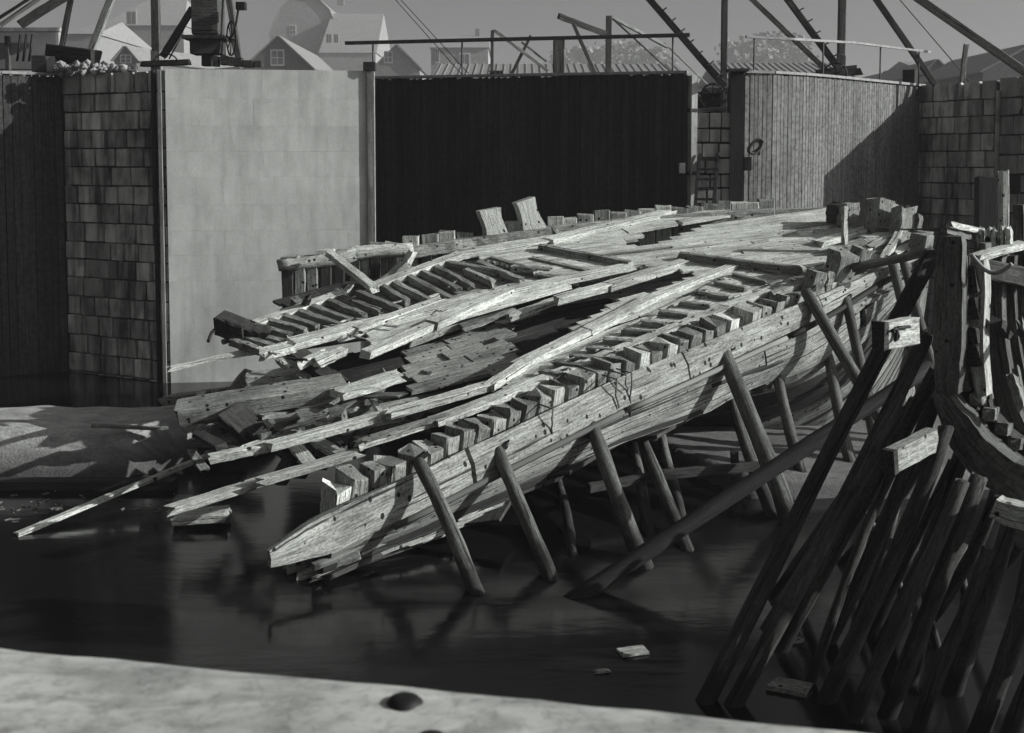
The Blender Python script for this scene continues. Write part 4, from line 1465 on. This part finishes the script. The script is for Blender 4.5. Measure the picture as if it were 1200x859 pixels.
# heap of broken boards in the open left end of the hull
for i in range(46):
    t = random.random()
    x, y = lerp(215, 470, t) + rnd(-20, 20), lerp(500, 470, t) + rnd(-34, 40)
    an = random.choice([rnd(-.5, .1), rnd(-.5, .1), rnd(.3, 1.2)])
    l = rnd(14, 60)
    h = rnd(-.85, -.35)
    dk('broken_board', x, y, x + l * math.cos(an), y + l * math.sin(an) * .7, rnd(.06, .22), rnd(.03, .1), random.choice(['timber', 'dark', 'deck_grey', 'dark', 'timber', 'deck']), h, h + rnd(-.25, .25), segs=4, jit=.015, rag=.08)
for i in range(8):
    x, y = rnd(480, 600), 0
    y = lerp(420, 350, (x - 480) / 220) + rnd(-16, 26)
    l = rnd(14, 50)
    dk('broken_board', x, y, x + l, y - l * rnd(-.3, .5), rnd(.06, .18), rnd(.03, .1), random.choice(['timber', 'dark', 'deck_grey', 'dark']), rnd(-.9, -.5), rnd(-.7, -.4), segs=4, jit=.015, rag=.08)
# splinters on the decks
for i in range(34):
    x, y = rnd(640, 960), 0
    y = lerp(430, 300, (x - 640) / 320) + rnd(-38, 22) * (1 if x < 800 else .6)
    x1, y1 = x + rnd(6, 24), 0
    y1 = y - (x1 - x) * rnd(.15, .5)
    dk('splinter', x, y, x1, y1, rnd(.02, .05), rnd(.015, .03), random.choice(['deck', 'deck_grey', 'timber', 'dark']), .05, segs=3, jit=.01)
for i in range(24):
    x = rnd(300, 640)
    y = lerp(405, 320, (x - 300) / 340) + rnd(-12, 26)
    dk('splinter', x, y, x + rnd(5, 22), y - rnd(-6, 9), rnd(.02, .06), rnd(.015, .03), random.choice(['deck', 'deck_grey', 'timber', 'dark']), .05, segs=3, jit=.01)
# rope ends over the wale
for (x, y, l) in [(705, 452, 28), (722, 446, 46), (716, 470, 14), (630, 498, 22), (470, 560, 0)]:
    if not l: continue
    p = T_at_x(x)
    n = V((.63, -.78, 0))
    q_ = p + n * .34
    pts = [p + V((0, 0, .08)), q_ + V((0, 0, .06))] + [q_ + V((rnd(-.03, .03), -.03, -l / 75 * t / 4)) for t in range(1, 5)]
    tube('rope_end', pts, .014, M['rope'], wreck, 5)
# iron hook at the left tip
tube('iron_hook', [D(262, 384, .2), D(254, 384, .2), D(248, 390, .2), D(244, 400, .15)], .03, M['iron'], wreck)

# ================================================================ PROPS AGAINST THE HULL
def prop(top, foot, r, label, inset=-.2, mat='prop', up_k=0.03):
    t_ = at_y(top[0], top[1], T_at_x(top[0]).y + inset)
    f_ = at_z(foot[0], foot[1], .02)
    f2 = f_ + (f_ - t_) * .12
    o = empty('hull_prop', f_, label, 'prop', 'props shoring the wreck')
    log('pole', f2, t_ + (t_ - f_) * up_k, r * 1.05, r * .9, M[mat], o, segs=8, bend=.03)
    beam('wedge', t_ + V((-.08, .03, .02)), t_ + V((.1, .06, .14)), .1, .07, M['dark'], o, segs=2)
    return o
prop((490, 545), (556, 690), .10, 'nearest hull prop, at the low broken end of the wreck', -.35)
prop((587, 533), (643, 674), .10, 'second nearest hull prop along the wreck, with reflection at its foot', -.4)
prop((690, 497), (752, 657), .12, 'third long hull prop, under the rope ends on the wale', -.35)
prop((746, 503), (800, 635), .10, 'dark hull prop with a lit top just right of the third long one', .3)
prop((775, 497), (797, 600), .08, 'thin shaded hull prop under the belly with a lit tip', .9)
prop((738, 515), (760, 620), .08, 'thin hull prop with a bright upper half left of the shaded thin one', .8)
prop((851, 418), (925, 612), .14, 'thickest hull prop standing under the middle of the wale', -.35)
prop((853, 458), (905, 600), .10, 'shaded hull prop just behind the thickest one', .5)
prop((910, 432), (945, 575), .10, 'slim upright hull prop right of the thickest one', .1)
prop((950, 347), (1072, 562), .12, 'long steep hull prop high against the far bitts', -.3)
prop((990, 356), (1035, 552), .10, 'dark hull prop right beside the longest steep one', -.25)
prop((970, 415), (1002, 560), .10, 'hull prop casting a broad shadow on the lower planks', -.2)
prop((1045, 306), (1098, 540), .10, 'hull prop at the far end left of the last one', -.4, up_k=0)
prop((1060, 303), (1118, 530), .09, 'last hull prop at the far end of the wreck', -.5, up_k=0)
prop((655, 562), (668, 640), .07, 'short thin hull prop deep in shadow left of the third long one', .9)

# long dark log lying in front of the hull
tag(log('long_spar', at_z(688, 694, .02) * 1.1 - at_y(1090, 428, 16.2) * .1, at_y(1090, 428, 16.2), .11, .10, M['spar'], segs=12, bend=.04), 'long dark spar slanting low across in front of the thick props', 'spar')
# thin upright boards, beams of the fence seen under the hull
sf = empty('low_rail', at_y(860, 555, 21), 'low dark horizontal rail on the mud seen under the hull', 'rail')
beam('rail_board', at_z(775, 556, .5), at_z(905, 545, .5), .1, .14, M['dark'], sf)
beam('rail_board', at_z(690, 572, .42), at_z(772, 557, .45), .14, .12, M['dark'], sf)
beam('stake', at_z(862, 572, .0), at_y(861, 530, at_z(862, 572, 0).y), .12, .12, M['dark'], sf, up=V((0, 1, 0)))

# ================================================================ LOOSE DEBRIS AT THE LEFT
def loose(name, a_, b_, w_, t_, mat, label, cat, **kw):
    return tag(beam(name, a_, b_, w_, t_, M[mat], None, **kw), label, cat)
loose('floating_plank', at_z(22, 626, .02), at_z(248, 532, .55), .12, .06, 'pale', 'long thin plank sloping into the dark water at the left', 'plank', segs=10, jit=.012)
loose('floating_plank', at_z(205, 606, .12), at_z(266, 602, .14), .5, .12, 'pale', 'short pale board with holes floating under the projecting planks', 'plank')
loose('broken_knee', at_z(232, 512, .5), at_z(292, 436, 1.6), .26, .2, 'timber', 'crooked knee timber propped upright at the left tip of the wreck', 'timber', segs=8, bow=.18, jit=.02)
loose('broken_timber', at_z(196, 470, .7), at_z(262, 462, .9), .5, .2, 'timber', 'flat timber on the rubble against the foot of the bright pier', 'timber', jit=.03)
loose('broken_timber', at_z(195, 490, .5), at_z(300, 478, .9), .4, .26, 'dark', 'dark heavy beam under the leftmost timbers of the wreck', 'timber', jit=.03)
loose('broken_timber', at_z(228, 516, .35), at_z(284, 520, .3), .35, .14, 'timber', 'short pale chock at the foot of the crooked knee', 'timber', jit=.03)
loose('broken_timber', at_z(335, 665, .06), at_z(372, 655, .1), .22, .14, 'pale', 'small pale cut block at the waterline under the near hull end', 'timber', jit=.02)
loose('broken_timber', at_z(350, 676, .02), at_z(420, 650, .25), .16, .08, 'timber', 'splintered plank end at the waterline under the near hull end', 'timber', jit=.02)
loose('floating_plank', at_z(727, 765, .02), at_z(757, 761, .02), .2, .025, 'timber', 'small bright board floating in the dark water at the bottom centre', 'plank', rag=.015, jit=.004, cham=.05)
loose('floating_plank', at_z(698, 787, .015), at_z(712, 786, .015), .06, .02, 'timber', 'tiny chip floating left below the small bright board', 'plank')
loose('floating_plank', at_z(905, 801, .02), at_z(950, 810, .02), .25, .06, 'timber', 'grey board floating at the feet of the leaning logs', 'plank')
loose('floating_plank', at_z(900, 752, .02), at_z(938, 750, .02), .08, .04, 'timber', 'thin stick floating between the leaning logs', 'plank')
loose('mud_plank', at_z(110, 499, .78), at_z(196, 502, .7), .12, .05, 'deck_grey', 'thin board lying on the sunlit mud bank', 'plank')
bx_ = boxobj('sill_wall', plan(-200, 545, 18.9), plan(205, 548, 18.9), -.3, .14, .3, M['dark'])
tag(bx_, 'low dark timber sill along the front of the mud bank', 'sill')
# small floating scum and chips
bm = bmesh.new()
for i in range(70):
    x, y = random.choice([(rnd(0, 75), rnd(585, 612)), (rnd(0, 210), rnd(566, 600))])
    p = at_z(x, y, .008)
    s_ = rnd(.008, .03)
    an = rnd(0, 3)
    c_, n_ = math.cos(an) * s_ * 2.5, math.sin(an) * s_
    r_ = bmesh.ops.create_cube(bm, size=1, matrix=Matrix.Translation(p) @ Matrix.Rotation(an, 4, 'Z') @ Matrix.Diagonal((s_ * 4, s_, .012, 1)))
me = bpy.data.meshes.new('floating_chips')
bm.to_mesh(me); bm.free()
tag(link('floating_chips', me, M['skel']), 'scattered chips and scum floating on the water', 'chips', kind='stuff')

# ================================================================ THE SECOND HULL AT THE RIGHT: CUT FRAMES
skel = empty('hull_skeleton', V((4.8, 12.5, 0)), 'second wreck at the right border, standing cut frames with bright edges', 'shipwreck')
SA = R(38)
SN = V((math.sin(SA), math.cos(SA), 0))         # along the keel, away from the viewer
SU = V((math.cos(SA), -math.sin(SA), 0))        # across
SB = at_y(1110, 400, 11.8)
def rib(k, center, widths, thick=.22, mat='rib', name='frame'):
    """frame number k (distance along the keel), traced centre line in pixels, px widths"""
    p0 = SB + SN * k
    # subdivide the centre line smoothly
    cc, ww = [], []
    m_ = len(center)
    for i in range(m_ - 1):
        pm, pa, pb, pn = center[max(i - 1, 0)], center[i], center[i + 1], center[min(i + 2, m_ - 1)]
        for q in range(4):
            t = q / 4
            cc.append(tuple(.5 * (2 * pa[d] + (pb[d] - pm[d]) * t + (2 * pm[d] - 5 * pa[d] + 4 * pb[d] - pn[d]) * t * t + (3 * pa[d] - pm[d] - 3 * pb[d] + pn[d]) * t ** 3) for d in (0, 1)))
            ww.append(lerp(widths[i], widths[i + 1], t) * rnd(.92, 1.06))
    cc.append(center[-1]); ww.append(widths[-1])
    out = strip_outline(cc, ww)
    pts = [on_plane(x, y, p0, SN) for x, y in out]
    return slab_curve(name, pts, SN * thick, M[mat], skel, strip=True)
rib(0, [(1112, 277), (1111, 340), (1110, 410), (1109, 462)], [29, 33, 33, 27], .14)
rib(.16, [(1128, 300), (1128, 345), (1126, 420), (1120, 460)], [9, 11, 11, 10], .12)
rib(.0, [(1098, 458), (1120, 498), (1142, 530), (1178, 560), (1240, 592)], [14, 34, 42, 44, 48], .3)
rib(.3, [(1146, 305), (1146, 345), (1143, 400), (1150, 465)], [15, 18, 20, 12], .2, 'rib_pale')
rib(.6, [(1151, 285), (1149, 340), (1146, 420), (1150, 470)], [8, 10, 11, 13], .2, 'rib')
rib(.9, [(1162, 300), (1162, 370), (1170, 430), (1184, 490), (1220, 560)], [24, 25, 24, 25, 28], .3, 'rib')
rib(1.1, [(1184, 300), (1184, 360), (1192, 430), (1215, 500)], [10, 11, 14, 16], .2, 'rib')
rib(1.25, [(1193, 240), (1195, 320), (1205, 400), (1230, 470)], [12, 12, 14, 18], .2, 'rib')
rib(.5, [(1124, 450), (1150, 490), (1180, 522), (1230, 552)], [16, 22, 24, 26], .25, 'rib_dark')
rib(-.5, [(1163, 596), (1190, 606), (1240, 616)], [22, 26, 28], .2, 'rib_pale')
# frames' unseen other halves and plank past the right border, added to shade logs
for i in range(4):
    k = -.5 + i * .8
    p0 = SB + SN * k
    cl = [(1.2, -1.75), (1.9, -1.95), (2.9, -1.7), (3.7, -.9), (4.05, .1), (4.15, .5 + rnd(-.3, .3))]
    out = strip_outline(cl, [.34, .36, .34, .3, .28, .26])
    pts = [p0 + SU * u + V((0, 0, z)) for u, z in out]
    slab_curve('frame', pts, SN * .26, M['rib'], skel, strip=True)
for i, (u, z) in enumerate([(2.1, -2.12)]):
    q0, q1 = SB + SN * -.8 + SU * u + V((0, 0, z)), SB + SN * 2.2 + SU * u + V((0, 0, z))
    beam('plank', q0, q1, .07, .5, M['skel'], skel, up=V((0, 0, 1)) if i > 2 else SU, segs=8)
# top clamps and cross pieces
def sk(name, x0, y0, k0, x1, y1, k1, w_, t_, mat='skel', up=V((0, 0, 1)), **kw):
    return beam(name, on_plane(x0, y0, SB + SN * k0, SN), on_plane(x1, y1, SB + SN * k1, SN), w_, t_, M[mat], skel, up=up, segs=5, jit=.012, **kw)
sk('clamp', 1106, 268, -.05, 1144, 280, 1.2, .07, .08, 'skel')
sk('clamp', 1114, 263, -.05, 1152, 272, 1.3, .05, .06, 'pale')
sk('clamp', 1143, 302, .35, 1200, 286, 1.2, .14, .07, 'pale')
sk('stringer', 1145, 314, .45, 1205, 326, 1.2, .2, .2, 'skel_dark')
for (x, y, k, w_) in [(1138, 328, .26, .26), (1141, 362, .26, .22), (1139, 392, .26, .16), (1143, 416, .24, .22)]:      # dark bolt plates on the pale frame
    sk('bolt_plate', x - 8, y, k, x + 6, y + rnd(-2, 2), k, .1, w_, 'skel_dark', rag=.03)
for (x, y0, y1) in [(1150, 270, 290), (1158, 270, 290), (1166, 270, 292), (1174, 268, 292), (1182, 268, 292)]:
    sk('frame_head', x, y1, 1.0, x, y0, 1.0, .05, .1, 'pale', up=SN)
for (x0, y0, Y0, x1, y1, Y1, hh) in [(1034, 393, 11.1, 1071, 387, 11.4, .25), (1044, 540, 11.2, 1093, 514, 11.62, .22), (1168, 362, 13.2, 1215, 350, 13.6, .3)]:
    a_, b_ = at_y(x0, y0, Y0), at_y(x1, y1, Y1)
    beam('block', a_, b_, .13, hh, M['pale'], skel, segs=4, jit=.012, rag=.02, cham=.06)
    beam('block_end_shade', a_ + (a_ - b_).normalized() * .05, a_ + (b_ - a_).normalized() * .012, .145, hh + .015, M['skel_dark'], skel, segs=1, jit=.01, rag=.012, cham=.1)  # dark plate added in place of shade on the block's left end
tube('plate_strap', [at_y(1045, 388, 11.03), at_y(1050, 385, 11.07), at_y(1053, 394, 11.1), at_y(1049, 400, 11.06), at_y(1052, 384, 11.09), at_y(1066, 383, 11.2)], .018, M['iron'], skel, 5)
sk('plank', 1125, 420, .25, 1150, 520, 1.2, .2, .06, 'skel')
sk('plank', 1132, 520, .9, 1160, 560, 1.5, .2, .08, 'pale')
for j in range(28):
    x, y = random.choice([(rnd(1122, 1160), rnd(430, 540)), (rnd(1165, 1198), rnd(330, 520)), (rnd(1128, 1150), rnd(300, 440))])
    sk('broken_chunk', x, y, rnd(.35, 1.0), x + rnd(3, 14), y + rnd(14, 46), rnd(.3, 1.0), rnd(.05, .14), rnd(.05, .14), random.choice(['skel', 'pale', 'skel_dark', 'timber']), up=SN, rag=.07)
for j in range(5):
    x = 1128 + j * 15
    sk('cross_piece', x, 452 + j * 17, .3, x + 16, 440 + j * 20, 1.5, .12, .12, 'skel', rag=.05)
tube('rope_loop', [on_plane(1138 + 3.0 * t, 298 + 16 * math.sin(t / 16 * math.pi) + t * .7, SB + SN * .25, SN) for t in range(17)], .022, M['rail_pale'], skel)
tube('rope_line', [at_y(1000, 262, 22), at_y(1060, 269, 17), on_plane(1106, 268, SB, SN)], .012, M['rope'], skel)

# leaning logs
def lean(x0, y0, x1, y1, Y1, r0, r1, label, mat='logm'):
    f_ = at_z(x0, y0, .0)
    t_ = at_y(x1, y1, Y1)
    o = empty('leaning_log', f_, label, 'log', 'logs shoring the second wreck')
    log('trunk', f_ + (f_ - t_) * .15, t_, r0, r1, M[mat], o, n=12, segs=10, bend=.05)
    return o
lean(826, 822, 1096, 300, 12.6, 0.097, 0.088, 'leftmost long leaning log, its foot on the quay line')
lean(858, 826, 1086, 392, 12.3, 0.088, 0.080, 'second long leaning log, right beside the leftmost one')
lean(918, 762, 1092, 430, 12.8, 0.084, 0.076, 'third leaning log, passing left of the lower bright block')
lean(967, 752, 1098, 470, 12.4, 0.084, 0.076, 'leaning log passing just behind the lower bright block')
lean(966, 822, 1108, 500, 11.7, 0.088, 0.080, 'leaning log under the lower bright block')
lean(905, 700, 1066, 480, 13.6, 0.071, 0.067, 'thin leaning log behind the two longest ones')
lean(1034, 752, 1130, 520, 12.2, 0.088, 0.080, 'leaning log below the bend of the big curved frame')
lean(1040, 838, 1150, 560, 11.3, 0.088, 0.084, 'leaning log right of the large pale water reflection')
lean(1083, 735, 1165, 575, 12.2, 0.076, 0.071, 'short leaning log between two thicker ones under the curved frame')
lean(1117, 812, 1186, 590, 11.4, 0.097, 0.084, 'log with a lit right edge near the lower right corner')
lean(1142, 866, 1212, 620, 10.8, 0.097, 0.088, 'second log from the lower right corner', )
lean(1176, 880, 1240, 690, 10.4, 0.097, 0.092, 'log closest to the lower right corner')
lean(1020, 742, 1112, 540, 12.6, 0.063, 0.059, 'thin dark pole behind the log under the big curved frame')
lean(990, 690, 1040, 545, 14.6, 0.059, 0.055, 'thin far pole with a pale sunlit side seen between the logs', 'prop')
lean(940, 720, 1075, 470, 13.2, 0.063, 0.059, 'dark pole between the third log and the thin one behind')
lean(1070, 800, 1130, 640, 11.9, 0.063, 0.059, 'thin dark pole left of the log with the lit right edge')
lean(1000, 735, 1052, 560, 13.4, 0.050, 0.046, 'very thin steep pole between the middle leaning logs')
lean(1130, 745, 1200, 640, 12.6, 0.067, 0.059, 'far pole half hidden by the log with the lit right edge')
lean(985, 660, 1100, 520, 14.2, 0.067, 0.063, 'low slanting pole farthest back under the lower bright block')
lean(898, 735, 1010, 560, 14.0, .055, .05, 'thin pole leaning right behind the foot of the leftmost long log', 'prop')
lean(950, 800, 1046, 556, 12.4, .055, .05, 'thin pole standing between the two bright blocks and the quay')
lean(1062, 720, 1010, 600, 13.8, .05, .045, 'thin stick crossing the leaning logs the other way', 'prop')
lean(1100, 760, 1052, 610, 13.2, .05, .045, 'second thin stick crossing the leaning logs the other way', 'prop')
lean(1128, 700, 1096, 590, 12.8, .05, .045, 'short stick leaning left under the big curved frame', 'prop')
lean(1003, 845, 1120, 560, 11.2, .075, .07, 'slim log in front of the log under the lower bright block')
lean(1078, 858, 1150, 640, 10.9, .07, .065, 'slim log in front, left of the log with the lit right edge')
lean(1060, 690, 1142, 500, 13.4, .07, .065, 'slim shaded log farther back under the big curved frame')

# ================================================================ SMALL THINGS ON THE WALLS
cr = empty('rope_coil', at_y(884, 172, 28.6), 'coil of dark rope hanging on the sunlit gate beside the dark post', 'rope')
tube('coil', [at_y(884 + 8 * math.cos(t * .5) + t * .12, 172 + (8 + .15 * t) * math.sin(t * .5) * .7 - 4 * math.cos(t * .5), 28.55 - .004 * t) for t in range(26)], .035, M['rope'], cr)
tube('rope_tail', [at_y(890, 165, 28.55), at_y(891, 176, 28.5), at_y(889, 182, 28.5)], .03, M['rope'], cr)
o = bx('wall_bracket', 796, 191, 803, 203, 28.5, .14, M['stone_mid'], None)
tag(o, 'small pale bracket on the dark gate near its right end', 'bracket')
# upright dark timbers by the right pier
for (x, y0, y1, Y, ww, lab) in [(1157, 262, 208, 26, .5, 'dark upright timber baulk standing in front of the right pier'), (1176, 268, 200, 25.5, .14, 'slim pale upright timber right of the dark baulk by the right pier')]:
    p0, p1 = at_y(x, y0 + 60, Y), at_y(x, y1, Y)
    tag(beam('upright_timber', p0, p1, ww, .25, M['dark' if ww > .3 else 'pale'], None, up=V((0, 1, 0))), lab, 'timber')

# ================================================================ AIR
m = bpy.data.materials.new('haze_air')
m.use_nodes = True
nt = m.node_tree
nt.nodes.clear()
out = N(nt, 'OutputMaterial')
pv = N(nt, 'VolumePrincipled')
pv.inputs['Color'].default_value = (.95, .965, .95, 1)
pv.inputs['Density'].default_value = 0.0005
pv.inputs['Anisotropy'].default_value = .1
nt.links.new(pv.outputs[0], out.inputs['Volume'])
bm = bmesh.new()
bmesh.ops.create_cube(bm, size=1)
me = bpy.data.meshes.new('haze')
bm.to_mesh(me); bm.free()
hz = link('haze', me, m, None, Matrix.Translation((0, 740, 24)) @ Matrix.Diagonal((2600, 1560, 54, 1)))
tag(hz, 'thin smoky haze over the dockyard', 'haze', kind='stuff')
